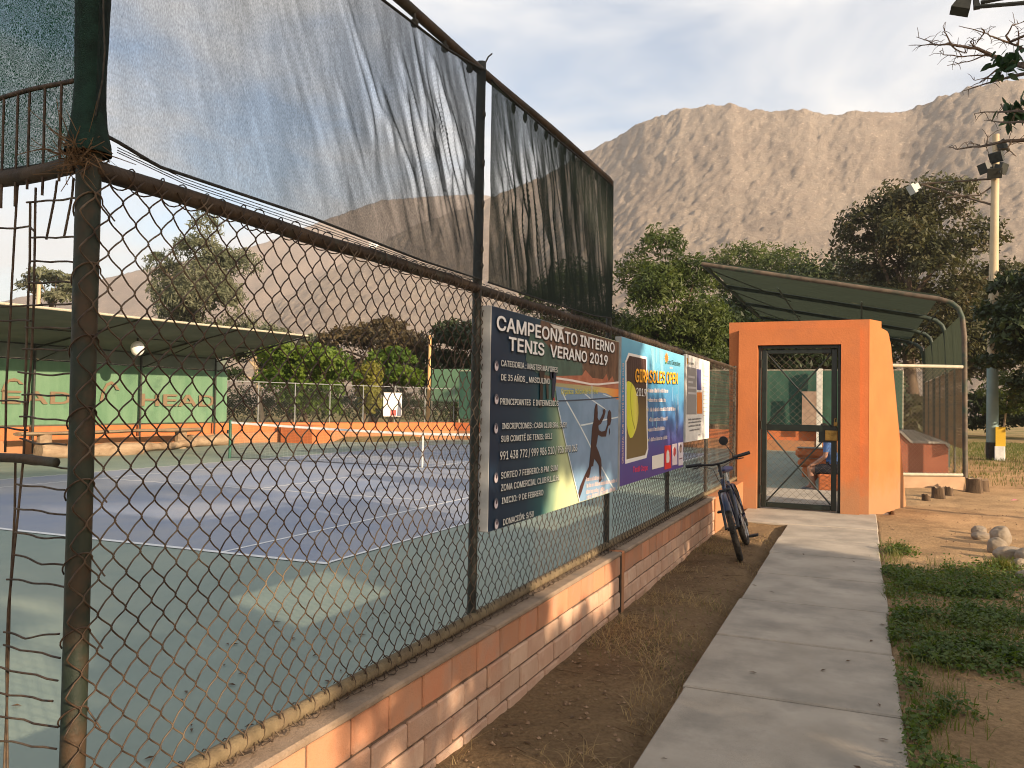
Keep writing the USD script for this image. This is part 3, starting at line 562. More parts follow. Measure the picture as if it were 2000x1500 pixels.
def scribble(parent, o, p0, p1, h, level, c, seed):
    """Small print nobody can read: rows of letter-sized strokes broken into words."""
    g = np.random.default_rng(seed); x = p0[0]; mb = MB()
    while x < p1[0]-h*.3:
        if g.random() < .15: x += h*.45
        w = h*g.uniform(.30, .55); z = p0[1]+(p1[1]-p0[1])*(x-p0[0])/(p1[0]-p0[0]); k = h*(1.0 if g.random() < .25 else .72)
        P = sbox(x, z, x+w*.86, z+k)
        hole = sbox(x+w*.24, z+k*.22, x+w*.62, z+k*.74)
        mb.prism(P.difference(hole) if g.random() < .7 else sbox(x, z, x+w*.3, z+k), .0007*level, .0007*level+.0006, place2d(o)); x += w
    return mb.build('lettering', ink(c), parent)
# first board: the tournament notice
o1 = (3.61, .84)
f1 = gradient_mat('print_navy_green', [(0.0, (.008, .022, .048)), (.20, (.010, .034, .060)), (.31, (.018, .085, .095)), (.385, (.16, .25, .17)), (.44, (.40, .46, .25)), (.56, (.46, .50, .29)), (1.0, (.46, .50, .29))], o1, (1, -.10), 2.30, noise=.015)
b1 = board('notice_board', 'tournament notice board in dark blue and green, right of the second fence post', o1, 2.27, 1.09, .055, f1)
MM = {}
MM['photo_blue'] = nm('photo_court_blue', (.13, .24, .36), (.19, .31, .46), sc=4, rough=.4)
MM['photo_brown'] = nm('photo_trees', (.035, .018, .012), (.16, .085, .05), sc=16, stretch=(1, 1, .35), rough=.4, c3=(.20, .15, .11), sc3=22, lo3=.6, hi3=.72)
MM['photo_net'] = nm('photo_windbreak', (.018, .060, .050), (.05, .12, .095), sc=9, rough=.4)
MM['photo_red'] = nm('photo_red_wall', (.33, .09, .045), (.42, .16, .09), sc=10, rough=.4)
MM['photo_yellow'] = gradient_mat('photo_yellow_band', [(0, (.33, .30, .16)), (.5, (.42, .36, .17)), (.75, (.62, .38, .12)), (1, (.72, .22, .04))], (o1[0]+.93, o1[1]), (1, 0), 1.33, noise=.03)
sheet_poly(b1, o1, [(.66, 1.085), (2.262, 1.085), (2.262, .76), (.66, .76), (.60, .9)], 1, MM['photo_brown'], 'printed_trees')
sheet_poly(b1, o1, [(.50, 1.0), (.66, .99), (.93, .90), (1.406, .885), (1.42, .79), (.93, .775), (.60, .79), (.44, .85)], 2, MM['photo_net'], 'printed_windbreak')
sheet_poly(b1, o1, [(.92, .785), (1.40, .807), (1.47, .845), (1.62, .80), (1.869, .80), (1.95, .84), (2.0, .79), (2.10, .83), (2.15, .79), (2.262, .785), (2.262, .72), (1.62, .735), (.92, .73)], 3, MM['photo_red'], 'printed_wall')
sheet_poly(b1, o1, [(.90, .745), (1.62, .745), (2.262, .74), (2.262, .66), (1.939, .70), (.90, .70)], 4, MM['photo_yellow'], 'printed_wall_base')
sheet_poly(b1, o1, [(.905, .725), (1.939, .704), (2.262, .66), (2.262, .006), (1.384, .006), (1.262, .165), (1.085, .41), (.952, .605)], 5, MM['photo_blue'], 'printed_court')
for pts, w in (([(.952, .605), (1.085, .41), (1.262, .165), (1.384, .006)], .011), ([(1.005, .705), (1.099, .641), (1.368, .489), (1.53, .39), (1.593, .348), (1.856, .194), (2.048, .084), (2.18, .012)], .012), ([(1.448, .694), (1.613, .654), (1.945, .59)], .008), ([(1.861, .698), (2.063, .679)], .006), ([(1.368, .489), (1.596, .499), (1.882, .518), (2.255, .536)], .009), ([(1.608, .755), (1.613, .658)], .010)):
    sheet_poly(b1, o1, stroke(pts, w), 6, ink((.60, .66, .66)), 'printed_line')
sheet_poly(b1, o1, stroke([(.905, .772), (1.165, .769), (1.572, .757), (1.743, .760), (2.255, .790)], .013), 7, ink((.74, .66, .60)), 'printed_net_band')
sheet_poly(b1, o1, stroke([(.955, .640), (1.285, .648), (1.613, .658), (2.255, .680)], .009), 7, ink((.05, .07, .10)), 'printed_net_foot')
player = [(1.687, .62), (1.70, .628), (1.72, .628), (1.733, .616), (1.745, .567), (1.74, .534), (1.779, .515), (1.816, .534), (1.866, .567), (1.86, .591), (1.875, .585), (1.885, .60), (1.905, .592), (1.918, .60), (1.925, .574), (1.894, .537), (1.818, .493), (1.768, .485), (1.762, .475), (1.775, .452), (1.833, .440), (1.925, .444), (1.951, .466), (1.978, .492), (1.970, .536), (1.992, .578), (2.030, .590), (2.066, .570), (2.075, .52), (2.045, .482), (2.000, .476), (1.968, .441), (1.946, .403), (1.835, .405), (1.757, .420), (1.741, .383), (1.718, .346), (1.779, .302), (1.835, .251), (1.850, .204), (1.835, .142), (1.859, .113), (1.824, .098), (1.79, .100), (1.803, .145), (1.790, .208), (1.735, .239), (1.676, .263), (1.655, .217), (1.611, .213), (1.590, .174), (1.569, .148), (1.493, .141), (1.423, .072), (1.373, .03), (1.351, .06), (1.38, .103), (1.492, .178), (1.566, .219), (1.595, .321), (1.613, .421), (1.621, .47), (1.660, .531), (1.667, .590)]
sheet_poly(b1, o1, player, 8, ink((.045, .020, .017)), 'printed_player')
sheet_poly(b1, o1, [(2.02, .455), (2.035, .46), (2.045, .43), (2.030, .41), (2.02, .43)], 8, ink((.03, .02, .02)), 'printed_racket_tag')
for poly, c in (([(.635, .803), (.681, .84), (.73, .833), (.72, .79), (.698, .737), (.691, .6), (.65, .6), (.651, .723)], (.03, .022, .018)), ([(.81, .823), (.869, .814), (.909, .798), (.91, .762), (.876, .654), (.844, .658), (.846, .76), (.815, .767)], (.025, .03, .055)), ([(.746, .739), (.785, .74), (.79, .649), (.762, .648)], (.05, .05, .04)), ([(.862, .656), (.886, .662), (.895, .64), (.866, .638)], (.34, .05, .05)), ([(.832, .815), (.862, .812), (.866, .768), (.838, .768)], (.42, .42, .44))):
    sheet_poly(b1, o1, poly, 8, ink(c), 'printed_player')
sheet_poly(b1, o1, [(.794, 1.078), (1.045, 1.079), (.991, 1.062), (.95, 1.035), (.93, 1.062), (.86, 1.058)], 8, ink((.60, .56, .50)), 'printed_sky_gap')
for p in ((.054, .801), (.061, .639), (.061, .497), (.071, .256), (.076, .131), (.085, .030)):
    from shapely.geometry import Point
    sheet_poly(b1, o1, Point(*p).buffer(.0255), 8, ink((.10, .10, .12)), 'bullet'); sheet_poly(b1, o1, Point(p[0]+.001, p[1]-.004).buffer(.020), 9, ink((.56, .50, .52)), 'bullet'); sheet_poly(b1, o1, Point(p[0]+.003, p[1]+.006).buffer(.010), 10, ink((.08, .05, .06)), 'bullet')
shade = (.006, .012, .018)
def titled(t, o, text, p0, p1, h, c, bold=True):
    lettering(t, o, text, (p0[0]+.006, p0[1]-.007), (p1[0]+.006, p1[1]-.007), h, 9, shade, bold, 'lettering_shadow')
    lettering(t, o, text, p0, p1, h, 10, c, bold)
titled(b1, o1, 'CAMPEONATO INTERNO', (.048, .978), (2.13, 1.000), .068, white)
titled(b1, o1, 'TENIS  VERANO 2019', (.200, .888), (1.96, .900), .066, white)
g2 = (.70, .71, .66)
for text, p0, p1, h in (('CATEGORIA : MASTER MAYORES', (.108, .803), (.93, .806), .030), ('DE 35 AÑOS _ MASCULINO', (.112, .733), (.80, .735), .030), ('PRINCIPIANTES  E INTERMEDIOS', (.104, .613), (.95, .610), .031), ('INSCRIPCIONES : CASA CLUB SRA. SUSY', (.134, .492), (1.105, .484), .030), ('SUB COMITÉ DE TENIS: GELI', (.120, .429), (.85, .422), .030),
                        ('991 438 772 / 999 986 510 / 936 690 063', (.114, .340), (1.309, .331), .042), ('SORTEO 7 FEBRERO: 8 PM  SUM', (.128, .247), (.95, .235), .032), ('ZONA COMERCIAL CLUB R.L.O.H.', (.130, .186), (.98, .175), .032), ('INICIO: 9 DE FEBRERO', (.143, .122), (.72, .112), .030), ('DONACIÓN: S/50', (.163, .014), (.58, .010), .030)):
    titled(b1, o1, text, p0, p1, h, g2, False)
lettering(b1, o1, 'Organiza: Subcomité de Tenis', (1.00, .680), (1.74, .700), .032, 9, (.60, .56, .10))
for k, (p0, p1) in enumerate((((1.505, .127), (1.90, .114)), ((1.507, .086), (2.24, .064)), ((1.509, .046), (1.92, .032)), ((1.51, .012), (2.20, .008)))):
    scribble(b1, o1, p0, p1, .026, 10, (.58, .46, .44), k)
# second board: the open
o2 = (5.95, .86)
f2 = gradient_mat('print_blue_purple', [(0.0, (.085, .05, .22)), (.22, (.075, .07, .26)), (.42, (.045, .12, .30)), (.70, (.055, .23, .40)), (1.0, (.14, .40, .56))], o2, (0, 1), 1.10, noise=.07, nsc=3.5)
b2 = board('event_board', 'blue and purple event board with big yellow tennis ball', o2, 2.36, 1.115, .05, f2)
outer = Polygon([(.108, .935), (.20, 1.006), (.79, 1.008), (.815, .70), (.838, .464), (.868, .236), (.81, .171), (.139, .161)])
sheet_poly(b2, o2, outer, 1, ink((.74, .72, .68)), 'picture_border')
MM['ballphoto'] = gradient_mat('photo_ball_ground', [(0, (.17, .12, .045)), (.45, (.13, .09, .03)), (.62, (.06, .035, .02)), (1, (.045, .02, .018))], (o2[0], o2[1]+.19), (0, 1), .8, noise=.05)
inner = Polygon([(.141, .93), (.224, .985), (.752, .988), (.775, .70), (.797, .465), (.830, .247), (.762, .197), (.175, .193)])
sheet_poly(b2, o2, inner, 2, MM['ballphoto'], 'picture')
ball = Polygon([(.150, .78), (.20, .79), (.277, .782), (.35, .762), (.403, .740), (.479, .677), (.515, .60), (.522, .545), (.504, .483), (.45, .42), (.406, .388), (.34, .355), (.274, .352), (.215, .39), (.170, .45), (.160, .60)])
MM['ball'] = gradient_mat('photo_ball', [(0, (.56, .60, .02)), (.45, (.62, .62, .05)), (.75, (.68, .60, .11)), (1, (.36, .30, .04))], (o2[0]+.15, o2[1]+.35), (1, .05), .40, noise=.05, nsc=40)
sheet_poly(b2, o2, ball, 3, MM['ball'], 'printed_ball')
sheet_poly(b2, o2, stroke([(.285, .775), (.265, .68), (.285, .58), (.335, .49), (.41, .42)], .014), 4, ink((.30, .28, .03)), 'ball_seam')
for x in (.30, .36, .42, .48, .54, .60, .66, .72): sheet_poly(b2, o2, stroke([(x, .985), (x-.01, .82)], .004), 3, ink((.14, .10, .09)), 'printed_net')
MM['shine'] = ink((.19, .40, .52))  # glare on the panel, put in as flat coloured shapes
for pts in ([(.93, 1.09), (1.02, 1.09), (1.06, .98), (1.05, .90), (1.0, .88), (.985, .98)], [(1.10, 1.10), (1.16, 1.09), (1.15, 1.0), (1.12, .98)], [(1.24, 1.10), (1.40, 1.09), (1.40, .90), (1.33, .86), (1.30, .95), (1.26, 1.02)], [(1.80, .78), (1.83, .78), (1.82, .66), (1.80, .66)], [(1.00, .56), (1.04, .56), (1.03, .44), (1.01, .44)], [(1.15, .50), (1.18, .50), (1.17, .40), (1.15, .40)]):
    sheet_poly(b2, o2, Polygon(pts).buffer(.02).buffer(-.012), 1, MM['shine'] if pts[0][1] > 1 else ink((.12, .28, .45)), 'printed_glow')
titled(b2, o2, 'GIRASOLES OPEN', (.392, .790), (2.02, .826), .100, (.80, .38, .03))
lettering(b2, o2, '2019', (.43, .683), (.75, .680), .062, 9, white)
for k, (p0, p1) in enumerate((((.846, .716), (1.62, .730)), ((.87, .638), (1.52, .642)), ((.864, .556), (1.93, .566)), ((.93, .472), (1.59, .476)), ((.895, .388), (1.51, .390)), ((.899, .303), (1.60, .305)))):
    scribble(b2, o2, p0, p1, .034, 3, (.66, .58, .58), 20+k); sheet_poly(b2, o2, Point(p0[0]-.03, p0[1]+.014).buffer(.011), 3, ink((.68, .60, .12)), 'bullet')
lettering(b2, o2, 'ORGANIZA: SUB COMITÉ DE TENIS CLUB', (.088, .17), (.068, .92), .046, 3, (.66, .45, .36))
for k in range(14):
    a = k*2*np.pi/14; sheet_poly(b2, o2, Polygon([(1.535+.04*math.cos(a-.25), 1.045+.026*math.sin(a-.25)), (1.535+.098*math.cos(a), 1.045+.055*math.sin(a)), (1.535+.04*math.cos(a+.25), 1.045+.026*math.sin(a+.25))]), 2, ink((.78, .40, .04)), 'logo_petal')
sheet_poly(b2, o2, Polygon([(1.535+.058*math.cos(a), 1.045+.034*math.sin(a)) for a in np.linspace(0, 6.28, 20)]), 3, ink((.45, .16, .03)), 'logo_heart')
sheet_poly(b2, o2, [(1.47, 1.0), (1.50, .985), (1.53, .995), (1.54, 1.012), (1.50, 1.005)], 3, ink((.02, .14, .04)), 'logo_leaf')
lettering(b2, o2, 'Los Girasoles', (1.57, .992), (2.15, .998), .045, 4, (.03, .08, .05)); scribble(b2, o2, (1.66, .955), (1.80, .957), .018, 4, (.55, .58, .58), 60)
lettering(b2, o2, 'Textil Corpo', (.37, .082), (.86, .068), .042, 3, (.68, .05, .14), True)
sheet_poly(b2, o2, [(1.004, .176), (1.457, .179), (1.463, .059), (1.009, .062)], 3, ink((.74, .70, .62)), 'white_label')
sheet_poly(b2, o2, [(1.487, .247), (1.767, .241), (1.778, .026), (1.498, .029)], 3, ink((.66, .03, .025)), 'red_label')
sheet_poly(b2, o2, [(1.58, .19), (1.63, .205), (1.68, .18), (1.70, .12), (1.68, .085), (1.58, .085), (1.56, .12)], 4, ink((.72, .66, .60)), 'red_label_figure')
sheet_poly(b2, o2, [(1.803, .247), (2.041, .248), (2.060, .043), (1.830, .047)], 3, ink((.66, .56, .58)), 'portrait_card'); sheet_poly(b2, o2, [(1.87, .20), (1.93, .22), (1.985, .19), (1.98, .15), (1.92, .125), (1.87, .15)], 4, ink((.42, .05, .05)), 'portrait_mark')
sheet_poly(b2, o2, [(2.10, .250), (2.335, .252), (2.345, .022), (2.118, .027)], 3, ink((.62, .56, .60)), 'portrait_card'); sheet_poly(b2, o2, Polygon([(2.215+.06*math.cos(a), .190+.042*math.sin(a)) for a in np.linspace(0, 6.28, 18)]), 4, ink((.12, .07, .07)), 'portrait_mark'); sheet_poly(b2, o2, Polygon([(2.225+.036*math.cos(a), .182+.026*math.sin(a)) for a in np.linspace(0, 6.28, 14)]), 5, ink((.52, .34, .28)), 'portrait_mark'); sheet_poly(b2, o2, sbox(2.15, .085, 2.30, .098), 4, ink((.2, .1, .12)), 'portrait_mark')
for k in range(9):
    a = rng.uniform(-.5, .5); x0 = rng.uniform(1.95, 2.15); z0 = rng.uniform(.28, .62); L = rng.uniform(.08, .26)
    sheet_poly(b2, o2, stroke([(x0, z0), (x0+L*math.sin(a)*.8, z0+L*math.cos(a))], .004), 2, ink((.36, .42, .52)), 'scratch')
# third board: white notice
o3 = (8.42, 1.10)
f3 = nm('print_white', (.60, .60, .57), (.68, .68, .65), sc=3, rough=.45)
b3 = board('information_board', 'white board with grey, blue and orange blocks, last of the three on the fence', o3, 1.40, .90, .03, f3)
Z3 = -.255
def s3(pts): return [(x, y+Z3) for x, y in pts]
sheet_poly(b3, o3, s3([(.03, 1.03), (.553, 1.032), (.585, .538), (.031, .54)]), 1, ink((.24, .235, .23)), 'grey_block')
sheet_poly(b3, o3, s3([(.574, 1.029), (.842, 1.037), (.876, .807), (.606, .804)]), 1, ink((.07, .075, .20)), 'blue_block')
sheet_poly(b3, o3, s3([(.597, .778), (.899, .784), (.934, .544), (.62, .545)]), 1, ink((.62, .19, .03)), 'orange_block')
for x0, x1, z in ((.10, .46, .94), (.10, .37, .885), (.10, .53, .828), (.10, .53, .77)): sheet_poly(b3, o3, s3([(x0, z), (x1, z+.004), (x1, z-.018), (x0, z-.020)]), 2, ink((.46, .45, .45)), 'text_line')
for k, (z, x1, x0) in enumerate(((.477, .872, .124), (.445, .874, .126), (.407, .834, .128), (.363, .773, .204))):
    scribble(b3, o3, (x0, z+Z3), (x1, z+Z3+.006), .020, 2, (.20, .20, .20), 40+k)
for k in range(11): sheet_poly(b3, o3, sbox(.99, .97-.045*k+Z3, 1.05+.22*rng.random()+.05, .978-.045*k+Z3), 2, ink((.42, .41, .38)), 'text_line')
sheet_poly(b3, o3, s3([(.03, 1.116), (.072, 1.121), (.086, 1.055), (.034, 1.051)]), 2, ink((.50, .26, .05)), 'logo_heart'); lettering(b3, o3, 'Los Girasoles', (.11, 1.058+Z3), (.40, 1.064+Z3), .026, 2, (.10, .12, .10))
scribble(b3, o3, (.70, .305+Z3), (.84, .307+Z3), .016, 2, (.25, .25, .25), 61)
# ---------------------------------------------------------------- orange gate house
gate_house = thing('gate_house', 'orange plastered gate house with buttress at the end of the path', 'gate house')
XL, XR, OL, OR, OT = -1.79, .100, -1.395, -.262, 2.385
fr = lambda y: ((0, y, 0), (1, 0, 0), (0, 0, 1), (0, -1, 0))
def rbox(mb, x0, y0, z0, x1, y1, z1, ch=.008): return mb.box((x0, y0, z0), (x1, y1, z1), ch=ch)
blk = Polygon([(XL, -.2), (XR, -.2), (XR-.004, 2.735), (XL-.03, 2.735)]).difference(sbox(OL, -.3, OR, OT))
MB().prism(blk, -.52, 0, fr(12.585)).build('wall', M['orange'], gate_house)
fp = Polygon([(-1.675, -.2), (-.012, -.2), (-.020, 2.617), (-1.662, 2.617)]).difference(sbox(OL+.001, -.3, OR-.001, OT-.001))
MB().prism(fp, .001, .105, fr(12.585)).build('door_surround', M['orange'], gate_house)
d = np.array([.55, 1.70, 0]); d /= np.linalg.norm(d); nb = np.array([d[1], -d[0], 0])
arc = [(.76+.16*math.sin(a), 2.50+.135*math.cos(a)) for a in np.linspace(0, 1.35, 8)]
wing = Polygon([(0, -.2), (1.83, -.2), (1.786, 0), (1.03, 2.30), (.99, 2.44)]+arc[::-1]+[(.66, 2.645), (.535, 2.655), (.530, 2.752), (.0, 2.737)])
MB().prism(wing, -.26, 0, ((XR+.003, 12.592, 0), d, (0, 0, 1), nb)).build('buttress', M['orange_light'], gate_house)
M['gate_green'] = nm('gate_green_paint', (.0035, .006, .0045), (.008, .014, .010), sc=9, rough=.35, spec=.5, c3=(.03, .034, .024), sc3=12, lo3=.62, hi3=.72)
M['mesh_wire'] = nm('galvanised_wire', (.10, .09, .075), (.20, .17, .13), sc=30, rough=.5, metal=.5)
YG = 12.60
m = MB()
for a in ((OL+.004, -.0, OL+.042, OT-.004), (OR-.042, 0, OR-.004, OT-.004), (OL+.042, OT-.05, OR-.042, OT-.004)): m.box((a[0], YG-.03, a[1]+.006), (a[2], YG+.03, a[3]), ch=.004)
m.build('gate_frame', M['gate_green'], gate_house)
gm = MB(); gl, gr_, gb, gt_ = OL+.052, OR-.052, .025, OT-.062
for a in ((gl, gb, gl+.075, gt_), (gr_-.075, gb, gr_, gt_), (gl+.075, gb, gr_-.075, gb+.075), (gl+.075, gt_-.06, gr_-.075, gt_), (gl+.075, 1.14, gr_-.075, 1.235)): gm.box((a[0], YG-.028, a[1]), (a[2], YG+.022, a[3]), ch=.006)
gp = gm.build('gate', M['gate_green'], gate_house)
for (x0, z0, x1, z1) in ((gl+.08, gt_-.07, gr_-.08, 1.225), (gl+.08, 1.225, gr_-.08, gt_-.07), (gl+.08, 1.135, gr_-.08, gb+.085), (gl+.08, gb+.085, gr_-.08, 1.135)):
    s_ = .012 if z1 < z0 else -.006
    MB().tube([(x0, YG-.016+s_, z0), (x1, YG-.016+s_, z1)], .0125, 6).build('brace', M['gate_green'], gp)
wire_mesh(gl+.07, gr_-.07, gb+.06, gt_-.05, 4, 4, .0022, 'wire_mesh', ((0, YG+.024, 0), (1, 0, 0)), gp, M['mesh_wire'], (.052, .10), 7, .003)
M['brass'] = nm('old_brass', (.16, .09, .025), (.32, .20, .06), sc=14, rough=.4, metal=.8)
MB().box((-.47, YG-.075, 1.02), (-.30, YG-.031, 1.165), ch=.008).build('lock_box', M['brass'], gp)
MB().box((-.555, YG-.032, .99), (-.315, YG-.0285, 1.215), ch=.001).build('lock_plate', M['gate_green'], gp)
MB().box((-.355, YG-.085, 1.225), (-.305, YG-.055, 1.285), ch=.006).tube([(-.345, YG-.07, 1.28), (-.345, YG-.07, 1.325), (-.338, YG-.07, 1.335), (-.322, YG-.07, 1.335), (-.315, YG-.07, 1.325), (-.315, YG-.07, 1.28)], .005, 6).build('padlock', M['brass'], gp)
for z in (.28, 1.22, 2.12): MB().tube([(OL+.047, YG-.034, z-.06), (OL+.047, YG-.034, z+.06)], .012, 8).build('hinge', M['gate_green'], gp)

# ---------------------------------------------------------------- shelter behind the gate house
sh = thing('shade_shelter', 'green net shelter on bent pipes behind the gate house', 'shelter')
M['canopy'] = net_mat('canopy_net', (.040, .050, .036), .93, .99, trans=.30, weave=200, contrast=.08, streak=.1)
M['shelter_pipe'] = nm('shelter_pipe', (.055, .042, .030), (.115, .085, .06), sc=6, det=8, rough=.6, c3=(.03, .05, .035), sc3=2.2, lo3=.5, hi3=.62)
M['shelter_dark'] = nm('shelter_post', (.018, .028, .020), (.045, .06, .045), sc=6, rough=.55)
def bay(y, tipx, r):
    px = 1.80
    top = [(tipx, 4.53), (1.36, 3.625), (1.58, 3.545), (1.70, 3.43), (1.765, 3.25), (px, 2.9), (px+.02, .2)]
    p = []
    for a, b in zip(top[:-1], top[1:]): p += [tuple(np.array(a)+(np.array(b)-np.array(a))*t) for t in np.linspace(0, 1, 4)[:-1]]
    p.append(top[-1]); return [(x, y, z) for x, z in p]
BY = [17.75, 21.2, 24.8, 28.6]
for k, y in enumerate(BY):
    MB().tube(bay(y, -3.15, .05), .048, 10).build('bent_pipe', M['shelter_pipe'] if k == 0 else M['shelter_dark'], sh, smooth=40)
MB().tube([(-3.13, y, 4.515) for y in np.linspace(17.72, 28.6, 8)], .035, 8).build('edge_pipe', M['shelter_dark'], sh, smooth=40)
for x, z in ((-1.6, 4.16), (0.0, 3.82), (1.36, 3.60)): MB().tube([(x, y, z-.20) for y in np.linspace(17.76, 28.6, 6)], .018, 6).build('purlin', M['shelter_dark'], sh)
for k in range(len(BY)-1):
    y0, y1 = BY[k], BY[k+1]
    xs = np.linspace(-3.13, 1.40, 24); ys = np.linspace(y0+.02, y1-.02, 14); A, B_ = np.meshgrid(xs, ys)
    v_ = (B_-y0)/(y1-y0); Zc = 4.50+(A+3.13)/(4.53)*(3.60-4.50)-.05*np.sin(np.pi*v_)*np.sin(np.pi*np.clip((A+3.13)/4.53, 0, 1))+.10
    i, j = np.meshgrid(np.arange(13), np.arange(23), indexing='ij')
    MB().add(np.stack([A, B_, Zc], -1).reshape(-1, 3), np.stack([i*24+j, i*24+j+1, (i+1)*24+j+1, (i+1)*24+j], -1).reshape(-1, 4)).build('net_panel', M['canopy'], sh, smooth=True)
    MB().add([[1.74, y0+.05, 3.30], [1.74, y1-.05, 3.30], [1.785, y1-.05, 2.35], [1.785, y0+.05, 2.35]], [[0, 1, 2, 3]]).build('side_net', M['canopy'], sh)
    for f in (.5,): MB().tube([(1.80, y0+(y1-y0)*f, .2), (1.79, y0+(y1-y0)*f, 3.3)], .022, 6).build('post', M['shelter_dark'], sh)
    MB().tube([(-3.1, y0, 4.45), (-1.6, y1, 4.10)], .012, 5).build('brace', M['shelter_dark'], sh)
M['bamboo'] = nm('split_cane', (.14, .075, .025), (.27, .15, .05), sc=8, stretch=(1, 1, 14), rough=.8, rnd=.2)
cn = thing('cane_screen', 'brown split cane screen hung along the far side of the green shelter', 'screen')
for k in range(54):
    z = .75+k*.030
    MB().tube([(1.835+.004*math.sin(k), 17.85, z+.004*math.sin(k*3)), (1.835, 23.5, z+.004*math.cos(k)), (1.835, 29.4, z)], .0135, 5).build('cane', M['bamboo'], cn)
# mesh panel and kerb that close the shelter towards the path
A0 = np.array([.47, 17.02, 0]); A1 = np.array([1.76, 17.66, 0]); dd = (A1-A0); LL = np.linalg.norm(dd); dd /= LL; nn = np.array([dd[1], -dd[0], 0])
M['panel_wire'] = nm('panel_wire', (.06, .05, .034), (.14, .11, .075), sc=30, rough=.6)
M['pale_pipe'] = nm('pale_pipe', (.30, .27, .20), (.42, .38, .29), sc=18, rough=.6)
sf = thing('shelter_fence', 'wire mesh panel in grey pipe frame right of the gate house, on a kerb', 'fence')
for z in (2.31, .275): MB().tube([A0+[0, 0, z], A1+[0, 0, z]], .034, 10).build('rail', M['pale_pipe'], sf, smooth=40)
wire_mesh(.02, LL-.02, .29, 2.30, 4, 4, .0046, 'wire_mesh', (A0+nn*.02, dd), sf, M['panel_wire'], (.041, .084), 8, .004)
M['kerb'] = nm('painted_kerb', (.31, .20, .12), (.38, .25, .155), sc=3, rough=.85, bump=.15, bsc=60)
MB().prism(sbox(-.02, -.30, LL+.05, .235), -.18, .0, (A0, dd, (0, 0, 1), nn)).build('kerb', M['kerb'], sf)
# stepped seating under the shelter
st = thing('seating_step', 'brick red stepped seat with grey concrete top inside the green shelter', 'bench')
M['step_red'] = nm('step_red', (.34, .105, .055), (.42, .14, .075), sc=5, rough=.85, bump=.1, bsc=60)
M['step_top'] = nm('step_top', (.30, .27, .23), (.40, .37, .31), sc=6, rough=.85)
prof = [(.30, .0), (1.56, .0), (1.56, .74), (1.50, .83), (.90, .83), (.72, 1.02), (.30, 1.05)]
MB().prism(prof, -29.0, -18.05, ((0, 0, 0), (1, 0, 0), (0, 0, 1), (0, -1, 0))).build('base', M['step_red'], st)
topp = [(.30, 1.053), (.725, 1.023), (.905, .833), (1.505, .833), (1.57, .735), (1.60, .75), (1.53, .875), (.92, .875), (.74, 1.065), (.30, 1.12)]
MB().prism(topp, -29.0, -18.02, ((0, 0, 0), (1, 0, 0), (0, 0, 1), (0, -1, 0))).build('top', M['step_top'], st)
for k, (x0, x1, y0, y1, z0, z1) in enumerate(((-1.45, -.55, 21.7, 22.3, .03, .25), (-1.50, -.55, 21.65, 22.35, .262, .50))):
    if k == 0: bt = thing('block_bench', 'orange rounded concrete block bench seen through the gate', 'bench'); MB().box((-1.35, 21.75, -.225), (-.65, 22.25, .028), ch=.03).build('foot', M['orange_red'], bt)
    MB().box((x0, y0, z0), (x1, y1, z1), ch=.07).build('block', M['orange_red'], bt)
    MB().box((x0+.02, y0+.02, z1+.001), (x1-.02, y1-.02, z1+.012), ch=.004).build('seat', M['step_top'], bt)

